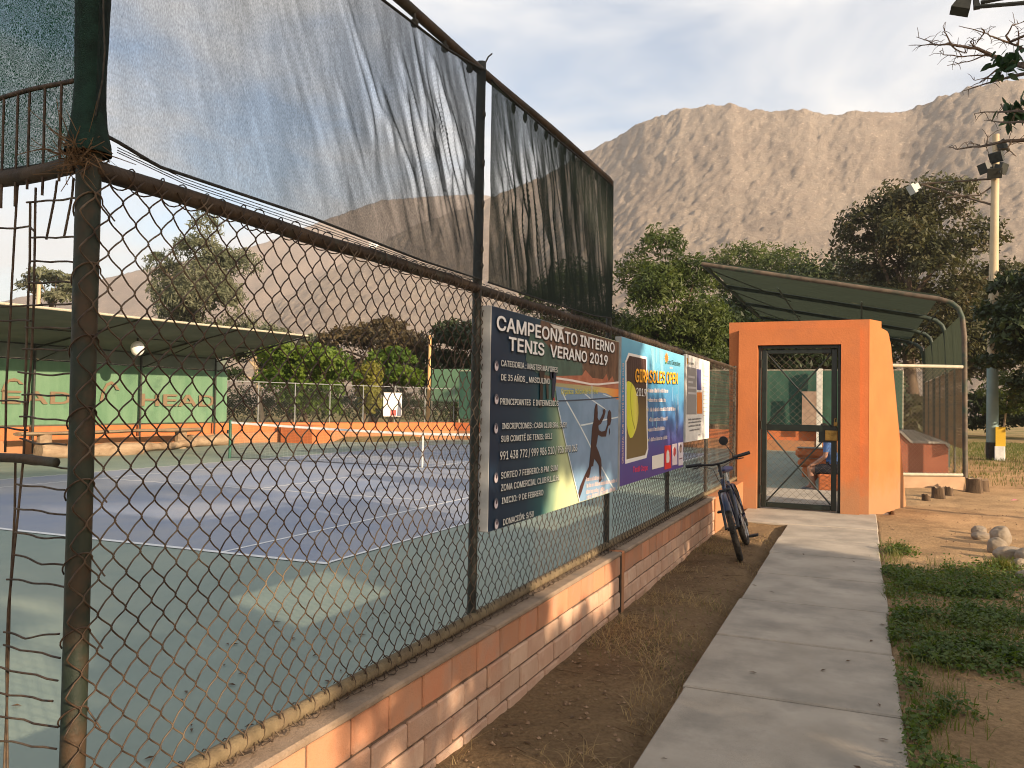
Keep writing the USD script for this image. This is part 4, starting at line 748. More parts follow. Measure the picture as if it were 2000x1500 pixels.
# ---------------------------------------------------------------- bicycle leaning on the fence
def bicycle():
    F = np.array([-1.075, 8.36, -.045]); Rr = np.array([-1.145, 9.42, -.045])
    fw = F-Rr; fw[2] = 0; fw /= np.linalg.norm(fw); up = np.array([0, 0, 1.0]); lt = np.cross(up, fw)
    lean = math.radians(15.0); toward = np.array([-1.0, 0, 0]); side = lt*np.sign(lt @ toward)
    up2 = math.cos(lean)*up+math.sin(lean)*side; lt2 = np.cross(up2, fw)
    G = Gf.Matrix4d(*fw, 0, *lt2, 0, *up2, 0, *Rr, 1)
    b = thing('bicycle', 'dark blue mountain bicycle with round mirror leaning against the fence by the gate house', 'bicycle', M=G)
    tyre = nm('tyre', (.012, .011, .010), (.05, .042, .034), sc=30, rough=.85, space='obj'); black = flat('bike_black', (.012, .012, .013), .45); steel = nm('bike_steel', (.25, .24, .22), (.42, .40, .37), sc=30, rough=.35, metal=.8, space='obj')
    blue = nm('bike_blue', (.0035, .007, .028), (.006, .012, .045), sc=12, rough=.3, spec=.5, space='obj', coat=.3); seatm = flat('saddle_blue', (.014, .018, .075), .5)
    W = 1.055; R = .325
    def wheel(cx, turn=0.0):
        c = np.array([cx, 0, R+.005]); a = np.linspace(0, 2*np.pi, 49)
        rot = np.array([[math.cos(turn), -math.sin(turn), 0], [math.sin(turn), math.cos(turn), 0], [0, 0, 1]])
        ring = lambda r, y=0: (np.stack([r*np.cos(a), 0*a+y, r*np.sin(a)], -1)) @ rot.T+c
        t = MB().tube(ring(R-.028), .031, 10, cap=False).build('wheel', tyre, b, smooth=True)
        MB().tube(ring(R-.058), .010, 6, cap=False).build('rim', steel, t, smooth=True)
        m = MB()
        for k in range(28):
            an = k*2*np.pi/28; sy = .022*(1 if k % 2 else -1); o_ = .35*(1 if k % 4 < 2 else -1)
            p0 = np.array([.02*math.cos(an+o_), sy, .02*math.sin(an+o_)]) @ rot.T+c; p1 = np.array([(R-.06)*math.cos(an), 0, (R-.06)*math.sin(an)]) @ rot.T+c
            m.tube([p0, p1], .0011, 3)
        m.build('spokes', steel, t)
        m = MB().tube([np.array([0, -.05, 0]) @ rot.T+c, np.array([0, .05, 0]) @ rot.T+c], .019, 10); m.build('hub', black, t, smooth=40)
        k = np.linspace(math.radians(-10), math.radians(205), 26) if cx < .5 else np.linspace(math.radians(35), math.radians(190), 22)
        prof = np.array([-.031, -.027, -.018, 0, .018, .027, .031]); hgt = np.array([0, .012, .019, .021, .019, .012, 0])
        V = []
        for s_ in range(len(prof)):
            rr = R+.016+hgt[s_]; V.append(np.stack([rr*np.cos(k), 0*k+prof[s_], rr*np.sin(k)], -1) @ rot.T+c)
        V = np.array(V); n = len(k)
        i, j = np.meshgrid(np.arange(len(prof)-1), np.arange(n-1), indexing='ij'); q = np.stack([i*n+j, i*n+j+1, (i+1)*n+j+1, (i+1)*n+j], -1).reshape(-1, 4)
        MB().add(V.reshape(-1, 3), q).build('mudguard', blue, b, smooth=True)
        m = MB()
        for y in (-.045, .045): m.tube([np.array([0, y, 0]) @ rot.T+c, np.array([-.25, y*.7, .24]) @ rot.T+c], .003, 4)
        m.build('mudguard_stay', steel, b)
    wheel(0.0); wheel(W, .10)
    BB = (.43, 0, .30); ST = (.29, 0, .74); HT = (.80, 0, .80); HB = (.845, 0, .69)
    m = MB().tube([BB, ST], .018, 10).tube([BB, HB], .021, 10).tube([(.30, 0, .70), (.80, 0, .775)], .017, 10).tube([HT, HB], .022, 10)
    for y in (-.055, .055): m.tube([(.43, y*.5, .30), (0, y, .33)], .010, 8).tube([(.30, y*.4, .70), (.08, y, .42), (0, y, .33)], .009, 8)
    m.build('frame', blue, b, smooth=40)
    m = MB().tube([(.838, 0, .705), (.852, 0, .665)], .024, 8)
    for y in (-.062, .062): m.tube([(.855, y*.9, .69), (.93, y, .50), (1.01, y, .38), (W, y, .33)], [.014, .014, .012, .010], 8)
    m.tube([(.855, -.058, .69), (.855, .058, .69)], .016, 8); m.build('fork', black, b, smooth=40)
    MB().tube([(.79, 0, .82), (.765, 0, .94), (.815, 0, .965)], .016, 8).build('stem', black, b, smooth=40)
    t = np.linspace(-1, 1, 25); hb = np.stack([.815-.05*np.abs(t)**1.5, t*.315, .965+.040*np.clip(np.abs(t)*1.6-.3, 0, 1)], -1)
    MB().tube(hb, .0115, 8).build('handlebar', black, b, smooth=40)
    for s_ in (-1, 1):
        MB().tube([hb[12+s_*8], hb[12+s_*12]+np.array([-.01, s_*.012, 0])], .0185, 10).build('grip', black, b, smooth=40)
        MB().tube([hb[12+s_*7]+np.array([.01, 0, -.01]), hb[12+s_*7]+np.array([.05, s_*.02, -.02]), hb[12+s_*10]+np.array([.055, 0, -.035])], .006, 6).tube([hb[12+s_*7]+np.array([0, -.02, 0]), hb[12+s_*7]+np.array([0, .02, 0])], .022, 8).build('brake_lever', black, b, smooth=40)
        MB().tube([hb[12+s_*7]+np.array([.04, 0, -.01]), (.93, s_*.05, .93), (.92, s_*.03, .82), (.87, 0, .74)], .0035, 5).build('cable', black, b, smooth=True)
    s_ = 1 if (np.array([1.0, 0, 0]) @ lt2) > 0 else -1
    p = hb[12+s_*6]
    MB().tube([p, p+np.array([.03, s_*.005, .05]), p+np.array([.035, -s_*.035, .15])], .004, 6).build('mirror_stalk', black, b, smooth=True)
    mr = MB().lathe([(.0, -.012), (.030, -.010), (.046, 0), (.044, .006), (.0, .007)], p+np.array([.04, -s_*.045, .195]), (1, 0, 0), 20).build('mirror', black, b, smooth=40)
    sp = [(0, 0, 0, .055), (-.03, .055, 0, .03), (-.03, -.055, 0, .03), (.17, 0, .005, .022), (.09, 0, .0, .032)]
    H = mf.Manifold.batch_hull([mf.Manifold.sphere(r, 16).scale((1, 1, .7)).translate((.235+x, y, .865+z)) for x, y, z, r in sp])
    MB().mesh(H).build('saddle', seatm, b, smooth=50)
    MB().tube([(.29, 0, .72), (.255, 0, .85)], .0125, 8).build('seat_post', steel, b, smooth=40)
    MB().lathe([(.0, -.004), (.085, -.004), (.09, 0), (.085, .004), (.0, .004)], (.43, -s_*0+.055*s_, .30), (0, 1, 0), 24).build('chain_ring', steel, b, smooth=30)
    an = math.radians(-58)
    for sd, ph in ((s_, an), (-s_, an+np.pi)):
        e = np.array([.43+.17*math.cos(ph), sd*.085, .30+.17*math.sin(ph)])
        c_ = MB().tube([(.43, sd*.07, .30), e], .009, 8).build('crank', steel, b, smooth=40)
        MB().box(e+np.array([-.042, min(0, sd*.10), -.012]), e+np.array([.042, max(0, sd*.10), .012]), ch=.006).build('pedal', black, c_)
    m = MB()
    for z in (.34, .26): m.tube([(.43, s_*.055, .30+(z-.30)*1.9), (0, s_*.05, .33+(z-.30)*.9)], .005, 4)
    m.build('chain', black, b)
    MB().box((-.03, s_*.045-.012, .20), (.02, s_*.045+.02, .29), ch=.01).build('gear_changer', black, b)
    return b
bicycle()

# ---------------------------------------------------------------- stones and stumps
M['stone'] = nm('pale_stone', (.16, .13, .096), (.24, .198, .152), sc=6, det=8, rough=.9, bump=.25, bsc=60, c3=(.18, .14, .105), sc3=4, lo3=.55, hi3=.75)
ST = [((1.325, 11.45), (.115, .10, .085), 'small rounded pale stone, farthest of the row right of the path'), ((1.29, 11.02), (.15, .12, .075), 'flat pale stone lying just in front of the farthest one in the row'), ((1.44, 10.66), (.155, .13, .165), 'tallest pale stone of the row, with the longest shadow'),
      ((1.33, 10.10), (.125, .11, .12), 'round pale stone in front of the tallest one'), ((1.38, 9.62), (.19, .12, .10), 'long pale stone tilted behind the smallest light one'), ((1.50, 9.50), (.12, .11, .115), 'pale stone resting against the right end of the long one'),
      ((1.385, 9.12), (.078, .07, .085), 'smallest light stone beside a grass tuft'), ((1.42, 8.46), (.19, .13, .09), 'pale stone cut by the right picture edge, nearest of the row')]
for k, ((x, y), r, lab) in enumerate(ST):
    v = np.array(trimesh.creation.icosphere(4).vertices); f = trimesh.creation.icosphere(4).faces
    v = v*(1+.34*(meshkit.fbm(v*1.1+k*5.3, 3, k)-.5)[:, None]*2*.8); v = np.sign(v)*np.abs(v)**.92
    a = rng.uniform(0, 3); c, s_ = math.cos(a*.3), math.sin(a*.3); v = v*np.array(r)*.76; v = v @ np.array([[c, -s_, 0], [s_, c, 0], [0, 0, 1]]).T
    gz = float(ground_z(np.array([x]), np.array([y]))[0])
    o = MB().add(v+np.array([x, y, gz+r[2]*.50]), f).build('stone', M['stone'], smooth=True, label=lab, cat='stone', group='row of pale stones right of the path')
M['bark'] = nm('stump_bark', (.04, .026, .016), (.13, .085, .05), sc=9, stretch=(1, 1, .25), rough=.95, bump=.9, bsc=40)
M['cut'] = nm('cut_wood', (.22, .14, .08), (.36, .25, .15), sc=14, rough=.9)
SP = [((1.90, 17.15), .135, .30, 'tallest cut stump, at the corner of the kerb'), ((2.10, 17.65), .10, .26, 'stump right behind the tallest one, with a pale broken edge'), ((1.42, 16.25), .075, .19, 'thin short stump in front of the kerb, nearest to the tall one'), ((1.22, 15.75), .10, .22, 'broad low stump in the middle of those before the kerb'), ((1.00, 15.25), .065, .14, 'smallest stump, beside the orange buttress')]
for k, ((x, y), r, h, lab) in enumerate(SP):
    gz = float(ground_z(np.array([x]), np.array([y]))[0])
    t = thing('stump', lab, 'stump', (x, y, gz-.04), 0, 'stumps along the kerb')
    a = np.linspace(0, 2*np.pi, 15)[:-1]; n = len(a); rr = r*(1+.25*(rng.random(n)-.5)); zz = h*(1+.22*(rng.random(n)-.5))
    lean = rng.uniform(-.12, .12, 2)
    V = [];
    for q_, s_ in ((0, 1.12), (.5, 1.0), (1.0, .95)): V.append(np.stack([rr*s_*np.cos(a)+lean[0]*q_*h, rr*s_*np.sin(a)+lean[1]*q_*h, zz*q_], -1))
    V = np.array(V); i, j = np.meshgrid(np.arange(2), np.arange(n), indexing='ij'); q = np.stack([i*n+j, i*n+(j+1) % n, (i+1)*n+(j+1) % n, (i+1)*n+j], -1).reshape(-1, 4)
    MB().add(V.reshape(-1, 3), q).build('bark', M['bark'], t)
    top = np.vstack([V[-1], V[-1].mean(0)]); MB().add(top, [[j, (j+1) % n, n] for j in range(n)]).build('cut_face', M['cut'], t)
# wrapper lying on the ground
wv = np.array([[0, 0, .004], [.10, .01, .02], [.13, .06, .006], [.03, .07, .016], [.065, .035, .035]])
MB().add(wv+np.array([2.30, 15.95, -.01]), [[0, 1, 4], [1, 2, 4], [2, 3, 4], [3, 0, 4]]).build('wrapper', flat('pink_wrapper', (.55, .20, .22), .5), label='crumpled pink wrapper on the bare earth right of the stumps', cat='litter')

# ---------------------------------------------------------------- tennis net
tn = thing('tennis_net', 'tennis net across the blue court with white band, seen through the fence', 'net')
YN = 19.03; XA, XB = -16.96, -4.16; ZC = -.22
green_post = nm('net_post_green', (.015, .07, .045), (.03, .11, .07), sc=8, rough=.5)
for x in (XA, XB):
    MB().tube([(x, YN, ZC), (x, YN, ZC+1.11)], .042, 10).build('post', green_post, tn, smooth=40)
    MB().box((x-.10, YN-.05, ZC+.72), (x-.03, YN+.05, ZC+.82), ch=.01).build('winder', M['dark_post'], tn)
def nz(x): return ZC+.914+.156*(abs(x-(XA+XB)/2)/((XB-XA)/2))**1.4
xs = np.linspace(XA+.04, XB-.04, 60)
m = MB()
for x in np.arange(XA+.06, XB-.05, .045): m.tube([(x, YN, ZC+.03), (x, YN, nz(x)-.05)], .0016, 3, cap=False)
for z in np.linspace(.03, .93, 21): m.tube([(x, YN, ZC+.03+(nz(x)-.05-ZC-.03)*(z/.93)) for x in xs[::3]], .0016, 3, cap=False)
m.build('netting', flat('net_cord', (.02, .025, .02), .8), tn)
MB().add([(x, YN+s_, nz(x)+d_) for x in xs for s_, d_ in ((-.008, -.06), (-.008, 0), (.008, 0), (.008, -.06))], [[4*k+a, 4*k+b, 4*k+4+b, 4*k+4+a] for k in range(59) for a, b in ((0, 1), (1, 2), (2, 3))]).build('white_band', M['line_white'], tn)
MB().tube([(x, YN, ZC+.025) for x in xs], .009, 4).build('bottom_cord', flat('net_foot', (.02, .02, .02), .8), tn)
MB().box((-10.58, YN-.012, ZC+.01), (-10.545, YN+.012, ZC+.914)).build('centre_strap', M['line_white'], tn)

# ---------------------------------------------------------------- far sides of the court: low walls, windbreaks, stand, fence
WX = -22.9
def lowwall(name, label, p0, p1, h=.80, cat='wall', two=True):
    t = thing(name, label, cat); p0 = np.array([*p0, ZC], float); p1 = np.array([*p1, ZC], float); d = p1-p0; L = np.linalg.norm(d); d /= L; n = np.array([d[1], -d[0], 0])
    F_ = (p0, d, (0, 0, 1), n)
    MB().prism(sbox(0, -.2, L, h), -.22, 0, F_).build('upper_part', M['orange_red'], t)  # redder colour carries the shade of the upper face
    if two: MB().prism(sbox(0, -.2, L, h*.52), .003, .22, F_).build('lower_step', M['orange'], t)
    return t
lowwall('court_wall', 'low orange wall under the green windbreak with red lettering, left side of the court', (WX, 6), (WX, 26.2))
lowwall('court_wall', 'low orange wall, upper shade put in as brick red colour, running behind the tennis net', (-23.1, 26.3), (-18.0, 35.5))
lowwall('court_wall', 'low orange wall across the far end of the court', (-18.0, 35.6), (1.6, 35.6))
MB().box((-21.9, 27.5, -.3), (-20.3, 28.7, .50), ch=.02).build('step_block', M['orange_red'], label='deep orange block standing out from the wall behind the tennis net', cat='block')
M['windbreak'] = nm('windbreak_green', (.085, .17, .10), (.12, .21, .13), sc=1.6, det=7, stretch=(1, 1.3, .35), rough=.9, c3=(.06, .12, .08), sc3=.9, lo3=.55, hi3=.75)
M['windbreak_dark'] = nm('windbreak_dark', (.022, .065, .046), (.04, .098, .068), sc=1.6, det=7, stretch=(1, 1, .4), rough=.9)
M['print_red'] = flat('faded_red_print', (.165, .115, .07), .9)
def cloth(t, p0, d, L, z0, z1, mat, amp=.05, seed=0, name='fabric'):
    nu, nv = int(L*7)+2, 12; u = np.linspace(0, L, nu); v = np.linspace(0, 1, nv); U_, V_ = np.meshgrid(u, v)
    n = np.array([d[1], -d[0], 0]); off = amp*(meshkit.fbm(np.stack([U_*1.3, V_*.8, 0*U_+seed], -1), 3, seed)-.5)
    P = np.asarray(p0, float)+U_[..., None]*np.asarray(d)+np.array([0, 0, 1.0])*(z0+(z1-z0)*V_)[..., None]+off[..., None]*n
    i, j = np.meshgrid(np.arange(nv-1), np.arange(nu-1), indexing='ij'); q = np.stack([i*nu+j, i*nu+j+1, (i+1)*nu+j+1, (i+1)*nu+j], -1).reshape(-1, 4)
    return MB().add(P.reshape(-1, 3), q).build(name, mat, t, smooth=True)
ws = thing('windbreak', 'pale green windbreak with faded red HEAD lettering on the left side of the court', 'windbreak')
cloth(ws, (WX+.06, 6.0, 0), (0, 1, 0), 19.4, .64, 2.58, M['windbreak'], .07, 3)
def wall_text(t, x, text, y0, y1, z0, h):
    m = meshkit.text_mesh(text, h, .004, True); v = np.array(m.vertices); v[:, 0] -= v[:, 0].min(); s_ = (y1-y0)/v[:, 0].max()
    MB().add(np.stack([x+v[:, 2], y0+v[:, 0]*s_, z0+v[:, 1]], -1), m.faces).build('lettering', M['print_red'], t)
def arch(t, x, y0, y1, z0, z1):
    a = np.linspace(0, 1, 14); yc = y0+(y1-y0)*.55
    o_ = [(y0, z0), (y0+(y1-y0)*.10, z0+(z1-z0)*.5), (y0+(y1-y0)*.30, z0+(z1-z0)*.88), (yc, z1), (y0+(y1-y0)*.78, z0+(z1-z0)*.86), (y1, z0+(z1-z0)*.55)]
    i_ = [(y1-.16, z0+(z1-z0)*.58), (y0+(y1-y0)*.70, z0+(z1-z0)*.76), (yc, z1-.10), (y0+(y1-y0)*.36, z0+(z1-z0)*.74), (y0+(y1-y0)*.20, z0+(z1-z0)*.40), (y0+.12, z0)]
    MB().prism(o_+i_, 0, .004, ((x, 0, 0), (0, 1, 0), (0, 0, 1), (1, 0, 0))).build('logo', M['print_red'], t)
XW = WX+.115
wall_text(ws, XW, 'HEAD', 21.15, 24.68, 1.24, .40); arch(ws, XW, 19.50, 20.28, 1.38, 2.04)
wall_text(ws, XW, 'HEAD', 15.3, 18.45, 1.28, .36); arch(ws, XW, 16.15, 16.85, 1.62, 2.02)
MB().tube([(WX+.05, y, 2.60) for y in (6.0, 15, 25.4)], .02, 6).build('cable', M['dark_post'], ws)
# stand roof on the left side
sr = thing('stand_roof', 'grey green net roof on struts over the left side of the court', 'canopy')
M['roof_net'] = nm('roof_net', (.085, .105, .085), (.125, .145, .115), sc=1.4, rough=.95, stretch=(1, .5, 1))
def edge_z(y): return 3.64+.018*(y-13)
ys = np.linspace(8, 24.6, 30); xs = np.linspace(0, 1, 12); A, B_ = np.meshgrid(xs, ys)
XX = -18.5+(-22.75+18.5)*A; ZZ = edge_z(B_)+(3.06-edge_z(B_))*A-.09*np.sin(np.pi*A)*np.abs(np.sin((B_-8)/4.1*np.pi))
i, j = np.meshgrid(np.arange(29), np.arange(11), indexing='ij')
MB().add(np.stack([XX, B_, ZZ], -1).reshape(-1, 3), np.stack([i*12+j, i*12+j+1, (i+1)*12+j+1, (i+1)*12+j], -1).reshape(-1, 4)).build('net_panel', M['roof_net'], sr, smooth=True)
MB().tube([(-18.48, y, edge_z(y)) for y in ys[::4].tolist()+[24.6]], .035, 8).build('edge_pipe', M['pale_pipe'], sr, smooth=40)
MB().tube([(-22.75, 8, 3.06), (-22.75, 24.6, 3.06)], .035, 8).build('edge_pipe', M['dark_post'], sr, smooth=40)
MB().add([[-22.8, 8, 3.04], [-22.8, 25.3, 3.04], [-22.82, 25.3, 2.62], [-22.82, 8, 2.62]], [[0, 1, 2, 3]]).build('back_net', M['roof_net'], sr)
for y in (9.0, 13.0, 17.1, 21.06, 24.6):
    MB().tube([(-22.7, y, -.2), (-22.7, y, 3.06)], .04, 8).build('post', M['dark_post'], sr, smooth=40)
    MB().tube([(-22.65, y, 2.95), (-18.5, y+.05, edge_z(y)-.02)], .03, 6).build('rafter', M['dark_post'], sr, smooth=40)
    MB().tube([(-22.6, y, 2.55), (-19.6, y+.02, edge_z(y)-.22)], .022, 6).build('strut', M['dark_post'], sr)
MB().tube([(-20.6, 8, 3.30), (-20.6, 24.6, 3.38)], .016, 6).build('purlin', M['dark_post'], sr)
lp = thing('hanging_lamp', 'round white lamp hanging under the left stand roof', 'lamp')
MB().ball((-20.55, 18.9, 3.02), (.20, .20, .23), 3).build('globe', flat('lamp_globe', (.75, .73, .68), .3), lp, smooth=True)
MB().tube([(-20.55, 18.9, 3.36), (-20.55, 18.9, 3.20)], .03, 8).build('holder', M['dark_post'], lp)
# log benches before the wall
M['log'] = nm('weathered_log', (.19, .13, .08), (.31, .23, .15), sc=5, stretch=(1, .3, 1), rough=.95, bump=.5, bsc=25, c3=(.12, .08, .05), sc3=3, lo3=.58, hi3=.7)
lb = thing('log_bench', 'long weathered plank bench on log legs before the low orange wall', 'bench')
def rough_log(p0, p1, r, seed, sx=1.0):
    t = np.linspace(0, 1, 24); p = np.array(p0)+np.outer(t, np.array(p1)-np.array(p0)); p[:, 2] += .07*(meshkit.noise(np.stack([t*5, 0*t, 0*t+seed], -1), 1)-.5)
    return MB().tube(p, r*(1+.4*(meshkit.noise(np.stack([t*6, 0*t+3, 0*t+seed], -1), 2)-.5)), 9)
v = rough_log((-21.7, 15.9, .42), (-21.6, 22.6, .45), .16, 2).arr(); vv = v[0].copy(); vv[:, 2] = .43+(vv[:, 2]-.43)*.42; vv[:, 0] = -21.65+(vv[:, 0]+21.65)*1.3
MB().add(vv, v[1]).build('seat', M['log'], lb, smooth=50)
for y in (16.7, 21.9): MB().tube([(-21.7, y, -.22), (-21.7, y+.02, .40)], .20, 9).build('leg', M['log'], lb, smooth=40)
for k, (a, b, r, lab) in enumerate((((-20.6, 15.7, -.03), (-20.3, 18.9, -.08), .20, 'thick pale log lying on the court in front of the plank bench'), ((-20.9, 19.2, -.10), (-21.6, 22.4, -.05), .13, 'thinner log lying behind the thick one on the court'), ((-22.0, 22.6, .02), (-22.2, 24.9, -.04), .20, 'short log lying by the far end of the plank bench'))):
    rough_log(a, b, r, k+5).build('log', M['log'], smooth=50, label=lab, cat='log')
# windbreaks and fence at the far end
wf = thing('windbreak', 'green windbreak with a curved logo at the far end of the court', 'windbreak')
cloth(wf, (-17.9, 35.75, 0), (1, 0, 0), 19.4, .78, 3.05, M['windbreak_dark'], .08, 5)
MB().prism([(-17.2, 1.4), (-17.0, 1.9), (-16.7, 2.2), (-16.4, 2.1), (-16.2, 1.75), (-16.3, 1.7), (-16.45, 1.95), (-16.7, 2.05), (-16.92, 1.8), (-17.08, 1.38)], 0, .004, ((0, 35.66, 0), (1, 0, 0), (0, 0, 1), (0, -1, 0))).build('logo', M['dark_post'], wf)
MB().tube([(-17.9, 35.8, 3.08), (1.5, 35.8, 3.08)], .025, 6).build('top_rail', M['pale_pipe'], wf)
for x in (-17.9, -14, -10, -6, -3.6, 1.5): MB().tube([(x, 35.8, -.2), (x, 35.8, 3.1)], .03, 6).build('post', M['pale_pipe'], wf)
MB().box((-1.66, 35.35, -.22), (-1.44, 35.55, 3.12), ch=.01).build('white_post', nm('white_post', (.50, .48, .42), (.62, .60, .54), sc=4, rough=.8), label='pale square post seen through the gate by the far green windbreak', cat='post')
cw = thing('backdrop_panel', 'brown canvas panel seen through the gate right of the dark green net', 'panel')
cloth(cw, (-2.2, 35.30, 0), (1, 0, 0), .55, .6, 2.2, nm('brown_canvas', (.26, .17, .12), (.34, .24, .17), sc=3, rough=.9), .05, 8)
wl = thing('windbreak', 'pale green raised windbreak panel behind the far left corner of the court', 'windbreak')
cloth(wl, (-20.3, 37.4, 0), (1, 0, 0), 2.9, 1.6, 3.25, M['windbreak'], .05, 6)
for x in (-20.3, -17.4): MB().tube([(x, 37.45, -.2), (x, 37.45, 3.3)], .03, 6).build('post', M['pale_pipe'], wl)
ff = thing('far_fence', 'thin wire fence with grey posts behind the low wall beyond the net', 'fence')
q0 = np.array([-24.3, 26.6, 0]); q1 = np.array([-18.3, 36.0, 0])
M['thin_grey'] = flat('thin_grey', (.22, .23, .22), .6)
MB().tube([q0+[0, 0, 2.28], q1+[0, 0, 2.2]], .018, 5).build('top_rail', M['thin_grey'], ff)
for k in range(8):
    p = q0+(q1-q0)*k/7; MB().tube([p+[0, 0, -.2], p+[0, 0, 2.28]], .022, 6).build('post', M['thin_grey'], ff)
wire_mesh(0, 11.1, .6, 2.2, 2, 3, .0022, 'wire_mesh', (q0, (q1-q0)/np.linalg.norm(q1-q0)), ff, M['thin_grey'], (.06, .12), 12, .004)
pb = thing('poster', 'white poster with a red patch hung on the wire fence beyond the net', 'poster')
pd = (q1-q0)/np.linalg.norm(q1-q0); pn = np.array([pd[1], -pd[0], 0]); p = q0+pd*7.35+pn*.06
MB().prism(sbox(0, .85, .95, 1.95), 0, .012, (p, pd, (0, 0, 1), pn)).build('sheet', flat('poster_white', (.58, .56, .52), .6), pb)
MB().prism(sbox(.36, .88, .66, 1.15), .0125, .014, (p, pd, (0, 0, 1), pn)).build('red_patch', ink((.45, .07, .06)), pb); MB().prism([(.70, .87), (.93, .87), (.93, 1.4), (.80, 1.6), (.72, 1.3)], .0125, .014, (p, pd, (0, 0, 1), pn)).build('dark_patch', ink((.10, .11, .14)), pb)

# ---------------------------------------------------------------- lamp posts
M['pole_cream'] = nm('pole_cream', (.36, .285, .18), (.45, .36, .235), sc=1.5, stretch=(1, 1, .3), rough=.8, c3=(.30, .22, .13), sc3=1.0, lo3=.6, hi3=.75)
M['pole_blue'] = nm('pole_blue', (.16, .24, .24), (.22, .31, .30), sc=1.5, rough=.8)
fl = thing('floodlight_pole', 'tall cream concrete pole with painted blue foot and bracket of floodlights', 'lamp post')
px, py, pz = 3.80, 29.76, -.03
MB().tube([(px, py, 3.0), (px+.04, py, 6.5), (px+.09, py, 10.25)], [.158, .13, .098], 14).build('pole', M['pole_cream'], fl, smooth=40)
MB().tube([(px, py, pz), (px, py, 3.0)], [.18, .1585], 14).build('painted_foot', M['pole_blue'], fl, smooth=40)
MB().lathe([(.186, .0), (.188, .55), (.178, .56)], (px, py, pz), (0, 0, 1), 14).build('dark_base', M['dark_post'], fl, smooth=40)
MB().box((px+.05, py-.27, .42), (px+.32, py-.225, 1.02), ch=.004).build('yellow_plate', flat('yellow_paint', (.62, .40, .03), .6), fl)
MB().box((px+.02, py-.33, -.03), (px+.30, py-.225, .42), ch=.01).build('white_plinth', M['line_white'], fl)
br = M['shelter_pipe']
m = MB().tube([(px+.05, py, 8.85), (1.78, py+.2, 8.92)], .032, 6).tube([(1.80, py+.2, 8.90), (px, py, 8.02)], .035, 6).tube([(px, py, 8.62), (px-.35, py, 8.36), (px-1.3, py+.05, 8.38)], .026, 6); m.build('bracket', br, fl)
def floodlight(parent, p, aim, m1):
    p = np.array(p, float); a = np.array(aim, float); a /= np.linalg.norm(a); u = np.cross(a, [0, 0, 1.0]); u /= np.linalg.norm(u); w = np.cross(u, a)
    MB().prism([(-.20, -.16), (.20, -.16), (.20, .16), (-.20, .16)], 0, .10, (p, u, w, a)).prism([(-.13, -.10), (.13, -.10), (.13, .10), (-.13, .10)], -.16, -.0005, (p, u, w, a)).build('lamp', m1, parent)
for p, a in (((px+.10, py-.16, 9.50), (-.6, -.8, -.5)), ((px-.22, py-.14, 9.18), (-.9, -.5, -.4)), ((px+.22, py-.16, 9.12), (.8, -.5, -.3)), ((px+.02, py-.22, 8.98), (0, -1, -.5)), ((px+.30, py-.05, 9.85), (.7, -.2, .3))): floodlight(fl, p, a, M['dark_post'])
floodlight(fl, (1.55, py+.15, 8.78), (-.8, -.3, -.5), flat('lamp_grey', (.45, .45, .42), .4))
tp_ = thing('slim_pole', 'slim ochre pole rising behind the pale green far corner panel', 'post')
MB().tube([(-21.15, 38.6, -.2), (-21.1, 38.6, 5.1)], [.10, .075], 8).build('pole', nm('ochre_pole', (.48, .28, .12), (.56, .34, .15), sc=2, rough=.8), tp_, smooth=40)
tp2 = thing('slim_pole', 'slim ochre pole before the small far tree, left of the green post', 'post')
MB().tube([(-59.8, 45.2, 0), (-59.8, 45.2, 10.4)], [.18, .15], 8).build('pole', M['pole_cream'], tp2, smooth=40)
m = thing('overhead_lamp', 'dark floodlight on twin arms at the top right corner', 'lamp')
MB().tube([(5.2, 12.4, 0), (5.2, 12.4, 7.4)], .09, 10).build('pole', M['dark_post'], m, smooth=40)
MB().tube([(5.2, 12.4, 7.10), (1.50, 12.9, 7.13)], .028, 6).build('arm', M['dark_post'], m); MB().tube([(5.2, 12.4, 6.55), (1.44, 12.9, 7.08)], .028, 6).build('arm', M['dark_post'], m)
MB().prism([(-.17, -.02), (-.02, .16), (.10, .16), (.06, -.10)], -.14, .14, ((1.30, 12.93, 7.12), (1, 0, 0), (0, 0, 1), (0, -1, 0))).prism([(.115, .10), (.16, .12), (.20, -.05), (.12, -.05)], -.05, .05, ((1.30, 12.93, 7.12), (1, 0, 0), (0, 0, 1), (0, -1, 0))).build('lamp', M['dark_post'], m)
# white hut high on the slope
hb_ = thing('hillside_hut', 'tiny pale hut high on the mountain slope, seen through the mesh', 'building')

th_ = math.radians(-32.6); hx, hy = 698*math.sin(th_), 698*math.cos(th_)
MB().box((hx-3.2, hy-3, 126), (hx+3.2, hy+3, 135.6)).build('wall', M['line_white'], hb_); MB().box((hx-3.5, hy-3.3, 135.7), (hx+3.5, hy+3.3, 136.2)).build('roof', M['line_white'], hb_)

